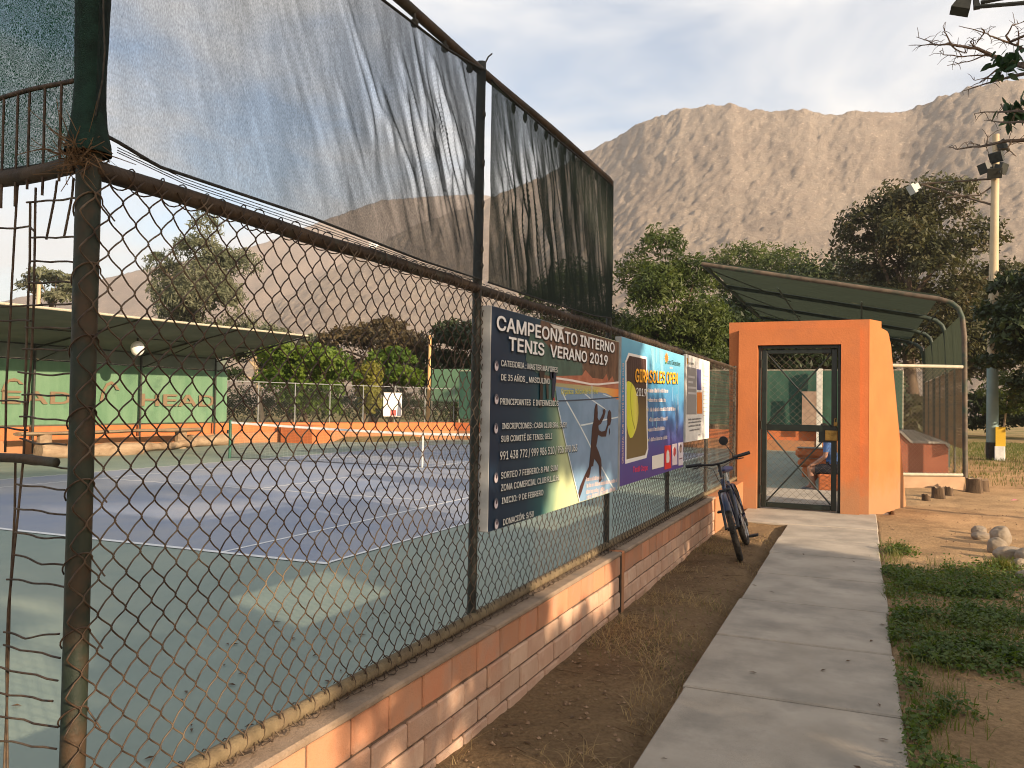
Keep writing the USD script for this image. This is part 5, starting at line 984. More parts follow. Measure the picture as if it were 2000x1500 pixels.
# ---------------------------------------------------------------- trees and bushes
M['bark_tree'] = nm('tree_bark', (.07, .045, .03), (.17, .12, .08), sc=3, stretch=(1, 1, .2), rough=.95, bump=.6, bsc=20)
LF = {'mid': leaf_mat('leaf_mid', (.030, .050, .010), (.085, .115, .024), (.12, .135, .032)), 'dark': leaf_mat('leaf_dark', (.014, .026, .008), (.040, .058, .014), (.065, .078, .020), .25), 'olive': leaf_mat('leaf_olive', (.030, .034, .012), (.085, .085, .028), (.10, .07, .03), .3),
      'grey': leaf_mat('leaf_grey_green', (.085, .098, .055), (.17, .18, .105), (.20, .19, .125), .35), 'bright': leaf_mat('leaf_bright', (.040, .080, .008), (.13, .20, .020), (.17, .22, .03), .4), 'yellow': leaf_mat('leaf_yellow', (.13, .14, .02), (.26, .24, .05), (.28, .25, .07), .4), 'brown': leaf_mat('leaf_brown', (.045, .035, .016), (.10, .075, .032), (.12, .085, .035), .25)}
def crown_mesh(lobes, n, size, seed, aspect=.42, droop=.25, gap=.36, gf=1.1, hole=None):
    g = np.random.default_rng(seed); lobes = np.asarray(lobes, float)
    w = (lobes[:, 3]*lobes[:, 4]+lobes[:, 3]*lobes[:, 5]); w /= w.sum()
    idx = g.choice(len(lobes), n, p=w); d = g.normal(size=(n, 3)); d /= np.linalg.norm(d, axis=1, keepdims=True); d[:, 2] = np.where(d[:, 2] < -.35, -d[:, 2]*.6, d[:, 2])
    r = .42+.62*g.random(n)**.55
    P = lobes[idx, :3]+d*r[:, None]*lobes[idx, 3:]
    sc = lobes[:, 3:].mean()
    keep = meshkit.fbm(P*gf/sc*1.6, 3, seed) > gap
    if hole is not None:
        o = P-np.array(hole[0]); o = o-(o @ SUN)[:, None]*SUN; keep &= ~((np.abs(o[:, 1]+.35*o[:, 0]) < hole[1]) & (np.abs(o[:, 2]) < hole[2]+.25*hole[1]*0))
    P = P[keep]; d = d[keep]; n = len(P)
    P = P+(meshkit.fbm(np.stack([P*.9/sc*2, P*.9/sc*2+7, P*.9/sc*2+13], 1), 2, seed)-.5)*sc*.5
    nrm = d*.6+g.normal(size=(n, 3))*.6+np.array([0, 0, .35]); nrm /= np.linalg.norm(nrm, axis=1, keepdims=True)
    a = np.cross(nrm, g.normal(size=(n, 3))); a[:, 2] -= droop; a -= nrm*(a*nrm).sum(1, keepdims=True); a /= np.linalg.norm(a, axis=1, keepdims=True)+1e-9; b = np.cross(nrm, a)
    s_ = size*(.6+.8*g.random(n))[:, None]
    V = np.stack([P-a*s_, P+b*s_*aspect-a*s_*.1, P+a*s_, P-b*s_*aspect-a*s_*.1], 1).reshape(-1, 3)
    k = np.arange(n)[:, None]*4
    return V, np.vstack([k+np.array([[0, 1, 2]]), k+np.array([[0, 2, 3]])])
def auto_lobes(c, rad, k, lobe, seed, low=-.6):
    g = np.random.default_rng(seed); c = np.array(c, float); rad = np.array(rad, float); out = []
    while len(out) < k:
        d = g.uniform(-1, 1, 3)
        if d @ d > 1 or d[2] < low: continue
        L = lobe*(.7+.6*g.random()); p = c+d*rad*(1-lobe*.55); m = rad*L; out.append([*p, m[0], m[1], m[2]*.8])
    return out
def tree(name, label, base, lobes, n, size, mat, trunk=(.2, .1), seed=1, group=None, limbs=7, bark=None, cat='tree', **kw):
    t = thing(name, label, cat, group=group)
    v, f = crown_mesh(lobes, n, size, seed, **kw); MB().add(v, f).build('crown', LF[mat], t)
    if trunk:
        L = np.asarray(lobes); top = np.array([L[:, 0].mean(), L[:, 1].mean(), np.percentile(L[:, 2], 45)]); b = np.array(base, float)
        m = MB(); h = np.linspace(0, 1, 7)[:, None]; bend = np.array([math.sin(seed), math.cos(seed), 0])*.04*(top[2]-b[2])
        p = b+(top-b)*h+bend*np.sin(h*np.pi); m.tube(p, np.linspace(trunk[0], trunk[1], 7), 9)
        g = np.random.default_rng(seed)
        for k in g.choice(len(L), min(limbs, len(L)), replace=False):
            s_ = p[3+int(g.integers(3))]; e = L[k, :3]; mid = (s_+e)/2+np.array([0, 0, .12*np.linalg.norm(e-s_)])
            m.tube([s_, mid, e], [trunk[1]*.8, trunk[1]*.5, trunk[1]*.2], 6)
        m.build('trunk', bark or M['bark_tree'], t, smooth=50)
    return t
R = np.array
# beyond the fence, in front of the mountain
tree('leafy_tree', 'mid green tree standing right of the far end of the dark shade net', (-9.1, 41, 0), auto_lobes((-9.2, 41, 6.0), (2.9, 2.6, 4.2), 24, .42, 1, -.95)+[[-9.3, 41, 9.4, 1.2, 1.2, 1.3], [-7.2, 41.3, 5.6, 1.5, 1.3, 1.5]], 30000, .135, 'mid', (.28, .14), 1, aspect=.30, droop=.6)
tree('leafy_tree', 'dark green tree seen through the dark shade net', (-14.6, 42.5, 0), auto_lobes((-14.8, 42.5, 5.2), (3.8, 3, 3.9), 20, .42, 2, -.9), 20000, .14, 'dark', (.28, .14), 2, aspect=.30, droop=.6)
tree('round_tree', 'round topped tree behind the tip of the shelter roof, against the mountain', (-7.7, 74, 0), auto_lobes((-8.2, 74, 10.0), (6.6, 5, 6.6), 40, .36, 3, -.8), 34000, .19, 'mid', (.4, .2), 3, aspect=.34)
tree('large_tree', 'largest dark spreading tree, behind the floodlight pole bracket', (3.2, 55, 0), auto_lobes((2.6, 55, 9.6), (5.0, 4.4, 5.6), 44, .31, 4, -.8)+[[4.2, 54.5, 14.2, 2.3, 1.8, 1.3], [0.2, 55, 12.6, 1.8, 1.6, 1.2], [6.6, 54.5, 11.6, 1.4, 1.4, 1.3], [7.4, 54.8, 9.6, 1.0, 1.0, .9], [1.5, 54.5, 5.0, 3.2, 2.5, 2.6], [5.5, 54.5, 5.5, 2.8, 2.4, 2.6]], 48000, .15, 'olive', (.45, .2), 4, gap=.40, droop=.4)
tree('dark_tree', 'dark tree under the large one, behind the shelter roof', (-4.2, 52, 0), auto_lobes((-4.6, 52, 5.0), (4.6, 3, 4.6), 24, .36, 5, -.95), 26000, .14, 'dark', (.3, .15), 5)
tree('dark_tree', 'dark tree at the right edge whose low branches hang beside the pole', (5.6, 28.5, -.1), auto_lobes((5.6, 28.5, 3.7), (2.3, 2.3, 2.9), 30, .34, 6, -.9)+[[3.75, 28.3, 4.4, .7, .7, .45], [3.6, 28.2, 2.9, .55, .6, .4], [4.2, 28.2, 5.2, .8, .8, .5]], 26000, .10, 'dark', (.2, .1), 6, aspect=.5, gap=.33)
tree('dark_tree', 'dark tree filling the gap between the round topped tree and the large one', (-1.5, 64, 0), auto_lobes((-1.9, 64, 7.4), (4.8, 3, 6.6), 30, .38, 8, -.95), 26000, .17, 'dark', (.3, .15), 8, gap=.28)
tree('dark_tree', 'dark tree behind the foot of the floodlight bracket, right of the large tree', (7.6, 60, 0), auto_lobes((7.8, 60, 6.0), (4.6, 3, 5.6), 26, .38, 9, -.95), 20000, .17, 'olive', (.3, .15), 9, gap=.28)
tree('dark_tree', 'tall dark tree at the right edge behind the floodlight pole', (9.3, 45, 0), auto_lobes((9.2, 45, 6.4), (2.8, 2.5, 4.8), 24, .36, 7, -.9), 22000, .14, 'dark', (.3, .15), 7)
for k, (x, y, r, h, mt, lab) in enumerate(((-1.5, 60, 4.0, 3.2, 'dark', 'dark bush in shade beneath the large tree'), (7.0, 58, 4.5, 3.0, 'dark', 'dark bush behind the lamp pole foot, in deep shade'), (13.5, 52, 4.5, 3.6, 'dark', 'dark bush at the far right beyond the lawn'), (2.2, 47, 2.6, 2.2, 'olive', 'olive bush between the shelter post and the lamp pole'))):
    tree('bush', lab, (x, y, 0), auto_lobes((x, y, h*.5), (r, r*.7, h*.62), 12, .45, 30+k, -.9), 6500, .17, mt, None, 30+k, cat='bush')
M['pale_bark'] = nm('pale_bark', (.30, .22, .14), (.42, .33, .22), sc=5, rough=.9)
def sapling(lab, base, lobes, n, size, mat, seed, stems):
    t = thing('sapling', lab, 'young tree'); v, f = crown_mesh(lobes, n, size, seed, gap=.3); MB().add(v, f).build('crown', LF[mat], t)
    m = MB()
    for pts, r in stems: m.tube(pts, r, 6)
    m.build('trunk', M['pale_bark'], t, smooth=50)
sapling('slim young tree with pale twin stems left of the lamp pole', (1.2, 39, 0), [[.95, 39, 2.5, .9, .7, .75], [1.45, 39, 2.0, .55, .5, .45]], 1300, .10, 'dark', 41, [([(1.05, 39, -.05), (1.1, 39, .9), (.85, 39, 2.4)], [.06, .05, .03]), ([(1.2, 39, -.05), (1.35, 39, .9), (1.45, 39, 2.0)], [.07, .06, .03]), ([(1.2, 39, -.05), (1.28, 39, 1.2), (1.1, 39, 2.2)], [.05, .04, .02])])
sapling('small leafy young tree just right of the lamp pole foot', (4.55, 31.5, 0), [[4.4, 31.4, 2.2, .8, .7, .7], [4.9, 31.6, 1.6, .6, .5, .5], [4.1, 31.2, 1.5, .5, .5, .4]], 1700, .075, 'mid', 42, [([(4.35, 31.4, -.05), (4.3, 31.4, .6), (4.45, 31.4, 2.0)], [.05, .045, .02]), ([(4.0, 33, -.05), (4.1, 33, .9), (4.2, 33, 2.0)], [.05, .045, .02])])
for k, (x, lab) in enumerate(((-14.5, 'dark tree behind the far green windbreak, next to its logo'), (-7.5, 'dark tree behind the middle of the far windbreak'), (-1.6, 'dark tree behind the gate opening and far windbreak'))):
    tree('dark_tree', lab, (x, 47, 0), auto_lobes((x, 47, 4.2), (4.4, 2.8, 3.8), 16, .42, 50+k, -.9), 8500, .19, 'dark', (.25, .12), 50+k)
# left of the court, seen through the mesh
tree('eucalyptus', 'tall grey green tree with drooping foliage above the left stand roof', (-48.2, 50.6, 0), auto_lobes((-48.3, 50.6, 9.2), (5.2, 4.2, 5.4), 30, .34, 61, -.9)+[[-48.1, 50.6, 15.2, 1.3, 1.3, 1.6], [-48.8, 50.6, 13.3, 1.9, 1.7, 1.5], [-47.0, 50.8, 12.2, 1.9, 1.5, 1.7], [-50.6, 50.2, 11.2, 1.8, 1.5, 1.6]], 30000, .22, 'grey', (.4, .18), 61, aspect=.24, droop=1.2, gap=.42, gf=1.5)
tree('far_tree', 'small thin tree far left, seen through the rod lattice', (-60.5, 46.4, 0), auto_lobes((-60.6, 46.4, 10.0), (2.9, 2.4, 2.0), 11, .42, 62), 3000, .26, 'grey', (.25, .10), 62, aspect=.3, gap=.44)
tree('far_tree', 'grey green tree behind the right end of the left stand roof', (-36.9, 47.3, 0), auto_lobes((-36.9, 47.3, 4.6), (3.6, 2.6, 3.2), 15, .4, 63, -.9), 7500, .20, 'grey', (.25, .12), 63)
tree('brown_tree', 'broad brownish tree filling the middle of the mesh, below the slope', (-29.6, 46.4, 0), auto_lobes((-30.0, 46.4, 4.2), (5.2, 3.0, 3.4), 26, .33, 64, -.9), 15000, .17, 'brown', (.3, .14), 64, gap=.40)
tree('dark_tree', 'dark green tree left of the second fence post, behind the windbreaks', (-23.6, 46.2, 0), auto_lobes((-23.4, 46.2, 3.9), (3.9, 2.6, 3.2), 18, .38, 65, -.9), 10000, .17, 'dark', (.25, .12), 65)
tree('dark_tree', 'dark tree with bare lower trunk beside the edge of the green windbreak', (-29.2, 35.4, -.1), auto_lobes((-30.2, 35.4, 3.4), (2.6, 1.8, 1.8), 16, .42, 66), 8000, .12, 'dark', (.14, .08), 66, bark=M['pale_bark'])
tree('bright_tree', 'bright green leafy tree sunlit behind the low wall and tennis net', (-24.0, 32.1, -.1), auto_lobes((-23.9, 32.1, 2.8), (2.8, 1.9, 2.1), 24, .33, 67, -.98)+[[-23.8, 32.4, 1.2, 1.5, 1.0, .9]], 14000, .10, 'bright', (.12, .07), 67, aspect=.55, gap=.40)
tree('yellow_bush', 'yellow green bush next to the bright green tree', (-22.5, 34.6, -.1), auto_lobes((-22.4, 34.5, 1.9), (1.25, 1.0, 1.7), 12, .42, 68, -.95), 5200, .085, 'yellow', (.08, .04), 68, cat='bush', aspect=.5)
tree('bright_tree', 'second bright green tree right of the yellow green bush', (-23.0, 37.8, -.1), auto_lobes((-22.9, 37.7, 3.0), (1.9, 1.5, 1.6), 14, .40, 69), 6000, .12, 'bright', (.10, .05), 69, aspect=.5)
hg = tree('hedge', 'dark clipped hedge in shade behind the far wire fence', (-26, 38, 0), [[x, y, 1.0, 1.2, .8, 1.35] for x, y in zip(np.linspace(-33, -19.5, 16), np.linspace(34.5, 41.5, 16))], 15000, .085, 'dark', None, 70, cat='hedge', gap=.1)
# shade trees beside the path
TG = 'shade trees right of the path'
tree('shade_tree', 'shade tree right of the path, nearest the bare branch', (9.9, 3.4, 0), auto_lobes((9.6, 1.8, 3.7), (2.2, 2.9, 2.3), 30, .36, 81, -.95)+[[9.6, -.6, 5.6, .9, .9, .8], [9.8, .4, 6.0, .9, .9, .7], [9.6, -1.4, 5.4, .8, .8, .8]], 20000, .12, 'dark', (.2, .1), 81, aspect=.5, gap=.26, limbs=2, hole=((9.6, .95, 4.25), .72, .50))
tree('shade_tree', 'shade tree right of the path behind the viewer', (9.8, -4.2, 0), auto_lobes((9.8, -3.3, 6.3), (2.2, 3.2, 2.2), 26, .38, 82, -.9), 16000, .12, 'dark', (.2, .1), 82, aspect=.5, gap=.30)
tree('shade_tree', 'thin shade tree right of the path opposite the bicycle', (11.4, 4.3, 0), auto_lobes((11.2, 4.3, 4.2), (1.4, 1.0, 2.2), 10, .42, 83, -.9), 3000, .12, 'dark', (.12, .07), 83, aspect=.5, gap=.42)
tree('shade_tree', 'tall open shade tree standing off to the right', (28, -8.2, 0), auto_lobes((28, -6.4, 13.2), (3.0, 4.2, 1.9), 22, .30, 84), 9000, .16, 'dark', (.3, .15), 84, limbs=2, aspect=.5, gap=.44)
t = thing('bare_branch_tree', 'nearly leafless tree reaching thin twigs into the right edge above the pole', 'tree')
MB().tube([(4.4, 6.4, 0), (4.2, 6.5, 1.6), (3.8, 6.6, 2.9), (3.3, 6.7, 3.8)], [.13, .11, .09, .06], 9).build('trunk', M['bark_tree'], t, smooth=50)
M['twig'] = nm('twig', (.05, .034, .024), (.13, .09, .06), sc=20, rough=.9)
BR= [[(1.109, 7.096, 4.047), (1.025, 7.274, 4.161), (0.913, 7.204, 4.202), (0.781, 6.949, 4.166), (0.584, 6.639, 4.104), (0.486, 6.655, 4.122), (0.326, 6.962, 4.266)], [(0.584, 6.639, 4.104), (0.554, 6.636, 4.178), (0.539, 6.692, 4.261)], [(0.486, 6.655, 4.122), (0.436, 6.757, 4.199), (0.378, 6.942, 4.317)], [(0.897, 7.189, 4.194), (0.679, 6.839, 4.08), (0.539, 6.645, 4.039), (0.511, 6.631, 4.059)], [(0.872, 7.151, 4.187), (0.738, 6.991, 4.092), (0.57, 6.741, 3.989)], [(1.129, 7.218, 4.214), (1.043, 7.257, 4.299), (0.892, 7.034, 4.273), (0.826, 6.881, 4.254), (0.634, 6.62, 4.218)], [(0.826, 6.881, 4.254), (0.796, 6.796, 4.253)], [(0.826, 6.881, 4.254), (0.761, 6.891, 4.165)], [(1.043, 7.257, 4.299), (1.007, 7.193, 4.33), (1.044, 7.172, 4.393), (1.131, 7.233, 4.437)], [(1.097, 7.017, 3.961), (1.014, 7.195, 4.001), (0.89, 7.296, 4.017), (0.716, 7.206, 3.947)], [(0.994, 7.224, 4.007), (0.889, 7.289, 4.058), (0.799, 7.235, 4.031)], [(1.062, 7.224, 4.116), (0.958, 7.287, 4.108), (0.864, 7.286, 4.041), (0.78, 7.254, 3.988)], [(1.038, 6.637, 3.558), (0.98, 6.814, 3.625), (0.874, 7.164, 3.753), (0.803, 7.271, 3.777)], [(1.03, 6.586, 3.47), (0.935, 6.79, 3.537), (0.854, 7.109, 3.67)], [(1.029, 6.584, 3.345), (0.913, 6.634, 3.355), (0.797, 6.906, 3.42), (0.68, 7.189, 3.485), (0.629, 7.296, 3.55)], [(0.797, 6.906, 3.42), (0.762, 7.074, 3.501)], [(0.831, 6.808, 3.394), (0.851, 6.896, 3.494)], [(0.953, 6.589, 3.341), (0.932, 6.587, 3.292), (0.989, 6.619, 3.242)], [(0.584, 6.639, 4.104), (0.643, 6.74, 4.084), (0.707, 6.857, 4.109)], [(0.781, 6.949, 4.166), (0.724, 6.792, 4.16), (0.74, 6.789, 4.183)], [(1.091, 7.26, 4.237), (1.102, 7.262, 4.344), (1.09, 7.232, 4.392)], [(0.951, 7.027, 3.747), (0.96, 6.905, 3.666)]]
LV= [(0.938, 6.937, 4.087), (1.002, 6.928, 4.089), (1.056, 6.92, 4.085), (1.034, 6.923, 4.029), (0.922, 6.939, 3.995), (0.961, 6.934, 4.014), (1.003, 6.928, 3.725), (1.05, 6.921, 3.717), (1.018, 6.926, 3.666), (0.993, 6.929, 3.632), (1.066, 6.918, 3.657)]
for k, pts in enumerate(BR):
    p = fine(pts, 4); L = len(p)
    if abs(pts[0][0]-1.08) < .06: p = np.vstack([[3.3 if k != 8 else 2.2, 6.75, pts[0][2]-.25], [2.2, 6.9, pts[0][2]-.05], p]) if k != 8 else np.vstack([[1.6, 6.8, pts[0][2]+.05], p])
    p[:, 2] += .012*(meshkit.noise(np.stack([np.arange(len(p))*.8, 0*p[:, 0]+k, 0*p[:, 0]], -1), 3)-.5)
    r0 = {0: .013, 14: .009, 9: .009}.get(k, .0062)
    m = MB().tube(p, np.linspace(r0*(1.8 if len(p) > L else 1), .0022, len(p)), 5)
    g = np.random.default_rng(100+k); n0 = len(p)-L
    for q_ in range(int(L*.8)):
        b = p[n0+int(g.integers(1, L))]; d_ = g.normal(size=3)*np.array([1, .6, .8]); d_ /= np.linalg.norm(d_); ln = g.uniform(.03, .10)
        m.tube([b, b+d_*ln*.6+np.array([0, 0, .01]), b+d_*ln], [.0024, .002, .0013], 4)
    m.build('branch', M['twig'], t)
M['leaf_near'] = leaf_mat('leaf_near', (.010, .030, .010), (.022, .055, .016), trans=.25, clump=6)
m = MB(); g = np.random.default_rng(5)
for c in LV:
    for q_ in range(9):
        o = np.array(c)+g.normal(0, .035, 3); a = g.normal(size=3); a[2] = -abs(a[2])-.4; a /= np.linalg.norm(a); n_ = g.normal(size=3); n_ -= a*(n_ @ a); n_ /= np.linalg.norm(n_); b = np.cross(a, n_); L = g.uniform(.035, .055)
        s_ = np.linspace(0, 1, 6); wd = np.array([0, .30, .42, .36, .2, 0])*L
        mid = o+np.outer(s_*L*2, a)+np.outer(-.12*L*s_**2, n_); V = np.vstack([mid+wd[:, None]*b+.1*wd[:, None]*n_, mid, mid-wd[:, None]*b+.1*wd[:, None]*n_])
        m.add(V, [[i_, i_+1, 6+i_+1, 6+i_] for i_ in range(5)]+[[6+i_, 6+i_+1, 12+i_+1, 12+i_] for i_ in range(5)])
m.build('leaves', M['leaf_near'], t, smooth=True)

# ---------------------------------------------------------------- person seen through the gate
def body():
    H = lambda *js: mf.Manifold.batch_hull([mf.Manifold.sphere(r, 20).translate((x, y, z)) for x, y, z, r in js])
    hipz = .24; Y0 = 18.0
    parts = []
    for s_, kx, fx in ((-1, -.95, -.90), (1, -.90, -1.00)):
        y = Y0+s_*.11
        hip = (-.50, Y0+s_*.09, hipz, .095); knee = (kx, y, .245, .062); calf = (kx+.025, y, .08, .058); ank = (fx+.03, y, -.125, .040)
        parts += [H(hip, (-.72, y, .25, .085)), H((-.72, y, .25, .085), knee), H(knee, calf), H(calf, ank), H(ank, (fx+.05, y, -.18, .036), (fx-.11, y, -.19, .030), (fx-.06, y, -.185, .036))]
    pel = (-.50, Y0, hipz+.02, .125); waist = (-.53, Y0, .46, .115); chest = (-.60, Y0, .72, .125); neck = (-.66, Y0, .90, .052); 
    parts += [H((-.50, Y0-.09, hipz, .10), (-.50, Y0+.09, hipz, .10), waist), H(waist, (-.60, Y0-.10, .70, .095), (-.60, Y0+.10, .70, .095)), H((-.60, Y0-.10, .72, .09), (-.60, Y0+.10, .72, .09), (-.62, Y0-.15, .80, .055), (-.62, Y0+.15, .80, .055), (-.64, Y0, .86, .06)), H((-.63, Y0, .84, .055), (-.68, Y0, .95, .052))]
    hd = (-.71, Y0, 1.06)
    parts += [H((hd[0]+.015, Y0, 1.09, .088), (hd[0]-.02, Y0, 1.07, .080), (hd[0]-.035, Y0, .985, .050)), H((hd[0]-.095, Y0, 1.05, .012), (hd[0]-.112, Y0, 1.025, .014), (hd[0]-.09, Y0, 1.02, .016))]
    for s_ in (-1, 1): parts += [H((hd[0]+.01, Y0+s_*.085, 1.06, .018), (hd[0]+.015, Y0+s_*.088, 1.03, .013))]
    for s_ in (-1, 1):
        sh_ = (-.62, Y0+s_*.18, .79, .055); el = (-.66, Y0+s_*.24, .52, .042); wr = (-.86, Y0+s_*.15, .36, .030)
        parts += [H(sh_, el), H(el, wr), H(wr, (-.90, Y0+s_*.14, .34, .028), (-.945, Y0+s_*.135, .325, .022), (-.93, Y0+s_*.17, .33, .02))]
        for q_ in range(4): yy = Y0+s_*(.115+.017*q_); parts.append(H((-.94, yy, .33, .010), (-.985+abs(q_-1.4)*.006, yy, .305, .0085), (-.998+abs(q_-1.4)*.006, yy, .275, .0075)))
        parts.append(H((-.90, Y0+s_*.115, .335, .011), (-.935, Y0+s_*.095, .315, .009)))
    B = parts[0]
    for p_ in parts[1:]: B = B+p_
    B = B.refine_to_length(.02); mm = B.to_mesh(); t_ = trimesh.Trimesh(mm.vert_properties[:, :3], mm.tri_verts, process=True)
    trimesh.smoothing.filter_taubin(t_, iterations=8)
    return t_, H, hipz, Y0
tm, H, hipz, Y0 = body()
pr = thing('person', 'person in blue shirt and dark shorts seated facing left, seen through the gate', 'person')
skin = nm('skin', (.26, .13, .085), (.34, .18, .12), sc=8, rough=.55)
MB().mesh(tm).build('body', skin, pr, smooth=True)
def cloth_over(sel, grow, name, mat):
    v = np.array(tm.vertices); n_ = np.array(tm.vertex_normals); keep = sel(v); f = np.array(tm.faces)[keep[tm.faces].all(1)]
    w = v+n_*grow+.004*(meshkit.fbm(v*14, 2, 3)[:, None]-.5)*n_
    mask = np.unique(f); re = -np.ones(len(v), int); re[mask] = np.arange(len(mask))
    MB().add(w[mask], re[f]).build(name, mat, pr, smooth=True)
cloth_over(lambda v: ((v[:, 2] > .36) & (v[:, 2] < .875) & (v[:, 0] > -.78) & ~((v[:, 2] < .60) & (np.abs(v[:, 1]-Y0) > .19))), .012, 'shirt', nm('blue_shirt', (.045, .10, .25), (.07, .14, .32), sc=9, rough=.9))
cloth_over(lambda v: ((v[:, 2] < .42) & (v[:, 0] > -.86) & (v[:, 2] > .12)) & ~((np.abs(v[:, 1]-Y0) > .125) & (v[:, 2] > .36)) & ~((v[:, 0] < -.80) & (v[:, 2] > .315)), .020, 'shorts', nm('dark_shorts', (.012, .012, .016), (.03, .03, .038), sc=9, rough=.9))
cloth_over(lambda v: (v[:, 2] > 1.075) & (v[:, 0] > -.755), .012, 'hair', flat('dark_hair', (.02, .014, .01), .6))
cloth_over(lambda v: (v[:, 2] < -.135), .010, 'shoe', flat('shoe_grey', (.10, .10, .11), .7))
for s_ in (-1, 1): MB().ball((-.793, Y0+s_*.034, 1.068), .011, 2).build('eye', flat('eye_dark%d' % (s_ > 0), (.03, .02, .015), .2), pr, smooth=True)
MB().box((-.796, Y0-.022, .995), (-.775, Y0+.022, 1.001), ch=.003).build('mouth', flat('lip', (.22, .08, .07), .5), pr)
sb_ = thing('seat_block', 'low orange block on which the seated person sits behind the gate', 'bench')
MB().box((-.78, 17.7, -.22), (-.18, 18.35, .165), ch=.02).build('block', M['orange_red'], sb_)

# ---------------------------------------------------------------- grass, weeds, litter
def blades(P, h, w, lean, seed, col, name, label, cat, curl=.4):
    g = np.random.default_rng(seed); n = len(P); a = g.uniform(0, 2*np.pi, n); d = np.stack([np.cos(a), np.sin(a), 0*a], -1); s_ = np.stack([-np.sin(a), np.cos(a), 0*a], -1)
    hh = (h*(.5+g.random(n)))[:, None]; ll = (lean*(.3+1.2*g.random(n)))[:, None]*hh; ww = w*(.6+.8*g.random(n))[:, None]; up = np.array([0, 0, 1.0])
    p0 = P; p1 = P+up*hh*.55+d*ll*.35; p2 = P+up*hh*(1-curl*.5*g.random(n)[:, None])+d*ll
    V = np.stack([p0-s_*ww, p0+s_*ww, p1+s_*ww*.8, p1-s_*ww*.8, p2], 1).reshape(-1, 3); k = np.arange(n)[:, None]*5
    F = np.vstack([k+np.array([[0, 1, 2]]), k+np.array([[0, 2, 3]]), k+np.array([[3, 2, 4]])])
    return MB().add(V, F).build(name, col, label=label, cat=cat, kind='stuff')
def scatter(n, x0, x1, y0, y1, seed, dens):
    g = np.random.default_rng(seed); x = g.uniform(x0, x1, n); y = g.uniform(y0, y1, n); k = dens(x, y, meshkit.fbm(np.stack([x*2.2, y*2.2, 0*x+seed], -1), 4, seed)) > g.random(n)
    x, y = x[k], y[k]; return np.stack([x, y, ground_z(x, y)-.004], -1)
GR = {'clover': leaf_mat('clover_leaf', (.040, .075, .012), (.095, .14, .026), (.12, .15, .035), .35, 5), 'dry': leaf_mat('dry_grass', (.24, .17, .075), (.46, .35, .17), (.40, .30, .14), .3, 4), 'lawn': leaf_mat('lawn_blade', (.060, .085, .018), (.14, .15, .035), (.20, .18, .06), .35, 1.5)}
def clover(P, seed, name, label):
    g = np.random.default_rng(seed); n = len(P); h = .010+.075*g.random(n)**1.3; c = P+np.stack([g.normal(0, .008, n), g.normal(0, .008, n), h], -1)
    nr = g.normal(size=(n, 3))*.45+np.array([0, 0, 1.0]); nr /= np.linalg.norm(nr, axis=1, keepdims=True); a = np.cross(nr, g.normal(size=(n, 3))); a /= np.linalg.norm(a, axis=1, keepdims=True); b = np.cross(nr, a); s_ = (.008+.011*g.random(n))[:, None]
    V = np.stack([c-a*s_, c+b*s_*.7, c+a*s_, c-b*s_*.7], 1).reshape(-1, 3); k = np.arange(n)[:, None]*4
    return MB().add(V, np.vstack([k+np.array([[0, 1, 2]]), k+np.array([[0, 2, 3]])])).build(name, GR['clover'], label=label, cat='ground cover', kind='stuff')
def dpatch(x, y, nz_):
    e = .22+.03*np.sin(y*5)
    main = np.exp(-np.clip(np.abs(y-6.55)-.95, 0, 9)**2/.05)*smooth(e-.06, e+.02, x)*np.clip(1.5-(np.maximum(y-7.2, 0)*.6+np.maximum(x-1.1, 0)*.9), 0, 1)
    edge = np.exp(-((x-.34)/.13)**2)*smooth(3.2, 4.2, y)*(1-smooth(9.5, 10.3, y))*smooth(.44, .55, nz_)
    rag = smooth(.40, .52, nz_)
    thin = .35*smooth(7.2, 7.8, y)*(1-smooth(8.6, 9.4, y))*smooth(.46, .60, nz_)
    return np.clip(main*(.10+.80*rag)+edge*.9+thin, 0, 1)
clover(scatter(170000, .16, 2.0, 3.2, 10.3, 21, dpatch), 22, 'ground_cover', 'low leafy green weeds spreading along the right edge of the path')
blades(scatter(20000, .16, 2.0, 3.2, 10.3, 23, dpatch), .085, .0024, .7, 24, GR['lawn'], 'grass', 'grass blades among the low weeds right of the path', 'grass')
blades(scatter(9000, -1.58, -.87, 2.4, 10.2, 25, lambda x, y, n_: np.clip(smooth(.45, .60, n_)*.9+.6*np.exp(-((x+1.57)/.06)**2)*smooth(.4, .6, n_), 0, 1)), .062, .0015, 1.7, 26, GR['dry'], 'dry_grass', 'thin dry grass on the dirt strip between wall and path', 'grass', 1.2)
blades(scatter(2400, -1.58, -.87, 4.4, 10.2, 27, lambda x, y, n_: smooth(.52, .62, n_)*.8), .035, .0016, 1.0, 28, GR['lawn'], 'grass', 'sparse green grass in the dirt strip left of the path', 'grass')
def dlawn(x, y, n_): return np.clip(smooth(17.5, 22, y)*smooth(.35, .62, n_)*.8+smooth(26, 33, y)*.7, 0, 1)
blades(scatter(26000, 1.9, 9.0, 17, 46, 29, dlawn), .10, .006, .6, 30, GR['lawn'], 'lawn', 'sunlit lawn beyond the stumps and round the lamp pole', 'grass')
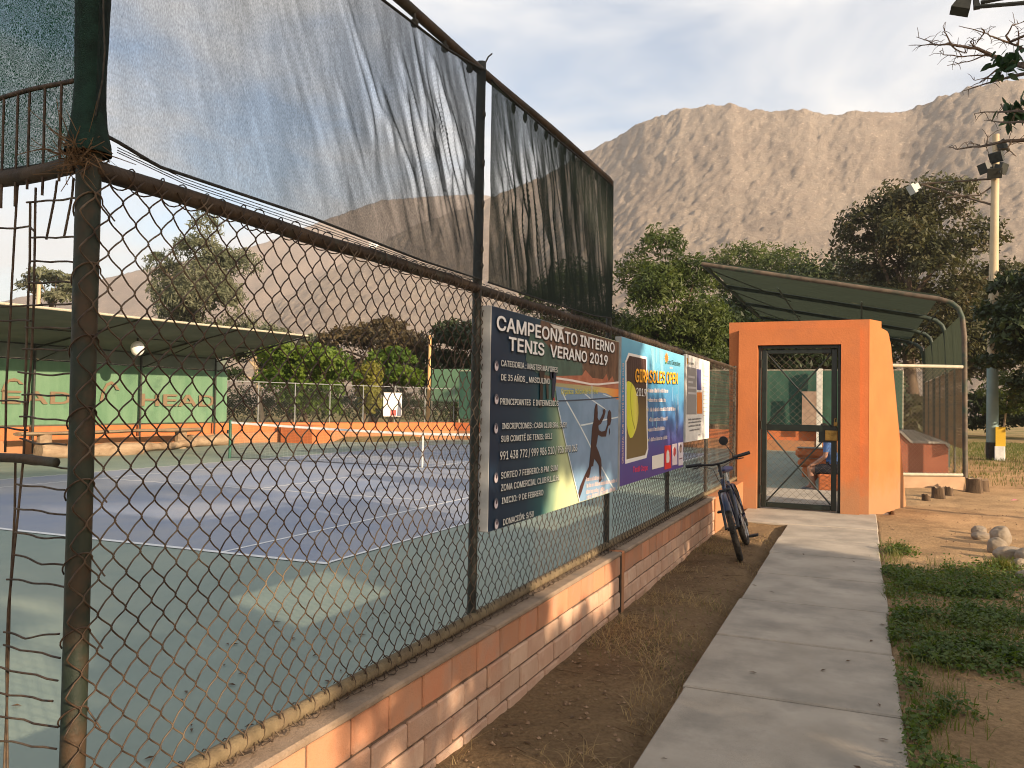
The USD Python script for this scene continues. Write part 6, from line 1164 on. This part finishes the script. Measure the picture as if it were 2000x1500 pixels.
# stone beside a tuft: taller blades
blades(np.stack([1.22+rng.normal(0, .05, 260), 9.0+rng.normal(0, .06, 260), np.full(260, -.02)], -1), .11, .0035, .7, 31, GR['lawn'], 'grass_tuft', 'taller grass tuft beside the smallest pale stone', 'grass')
m = MB(); g = np.random.default_rng(44)
for k in range(1500):
    if k % 5 < 3: x, y = g.uniform(-1.56, -.9), g.uniform(2.6, 10.2)
    else: x, y = g.uniform(.22, 2.6), g.uniform(3.4, 16.5)
    r = min(abs(g.normal(0, .0055)), .010)+.003
    if k % 41 == 0: r = .008+.008*g.random()
    z = float(ground_z(np.array([x]), np.array([y]))[0])
    v = np.array([[1, 0, 0], [-1, 0, 0], [0, 1, 0], [0, -1, 0], [0, 0, .8], [0, 0, -.6]])*r*(.7+.6*g.random((6, 3))); a = g.uniform(0, 6.3); c, s_ = math.cos(a), math.sin(a); v = v @ np.array([[c, -s_, 0], [s_, c, 0], [0, 0, 1]])
    m.add(v+np.array([x, y, z+r*.3]), [[0, 2, 4], [2, 1, 4], [1, 3, 4], [3, 0, 4], [2, 0, 5], [1, 2, 5], [3, 1, 5], [0, 3, 5]])
M['clod'] = nm('clod', (.16, .10, .058), (.30, .20, .125), sc=30, rough=.95)
m.build('gravel', M['clod'], label='small clods and pebbles strewn on the bare dirt beside the path', cat='gravel', kind='stuff')
m = MB()
for k in range(150):
    if k < 16: x, y, z = g.uniform(-.8, .15), g.uniform(3.2, 10), .006
    else: x, y = g.uniform(-1.55, -.95) if k % 3 else g.uniform(.25, 1.0), g.uniform(2.6, 9); z = float(ground_z(np.array([x]), np.array([y]))[0])+.004
    L = g.uniform(.010, .026); a = g.uniform(0, 6.3); d_ = np.array([math.cos(a), math.sin(a), g.uniform(-.1, .25)]); s_ = np.array([-math.sin(a), math.cos(a), g.uniform(-.3, .3)]); c = np.array([x, y, z])
    m.add([c-d_*L, c+s_*L*.4+[0, 0, .004], c+d_*L, c-s_*L*.4+[0, 0, .003]], [[0, 1, 2], [0, 2, 3]])
m.build('fallen_leaves', M['dead_leaf'], label='few dry leaves fallen on the path slabs and the dirt beside them', cat='leaves', kind='stuff')
m = MB()
for k in range(60):
    x, y = g.uniform(-1.5, -.95), g.uniform(2.8, 9.5); z = float(ground_z(np.array([x]), np.array([y]))[0]); a = g.uniform(0, 6.3); L = g.uniform(.05, .18); t_ = np.linspace(-1, 1, 5)[:, None]
    m.tube(np.array([x, y, z+.008])+t_*L*.5*np.array([math.cos(a), math.sin(a), 0])+(t_**2)*g.normal(0, .02)*np.array([-math.sin(a), math.cos(a), 0])+np.array([0, 0, .01])*g.random((5, 1)), .0018, 4)
m.build('dry_twigs', M['fibre'], label='dry twigs lying on the dirt strip beside the brick wall', cat='twigs', kind='stuff')
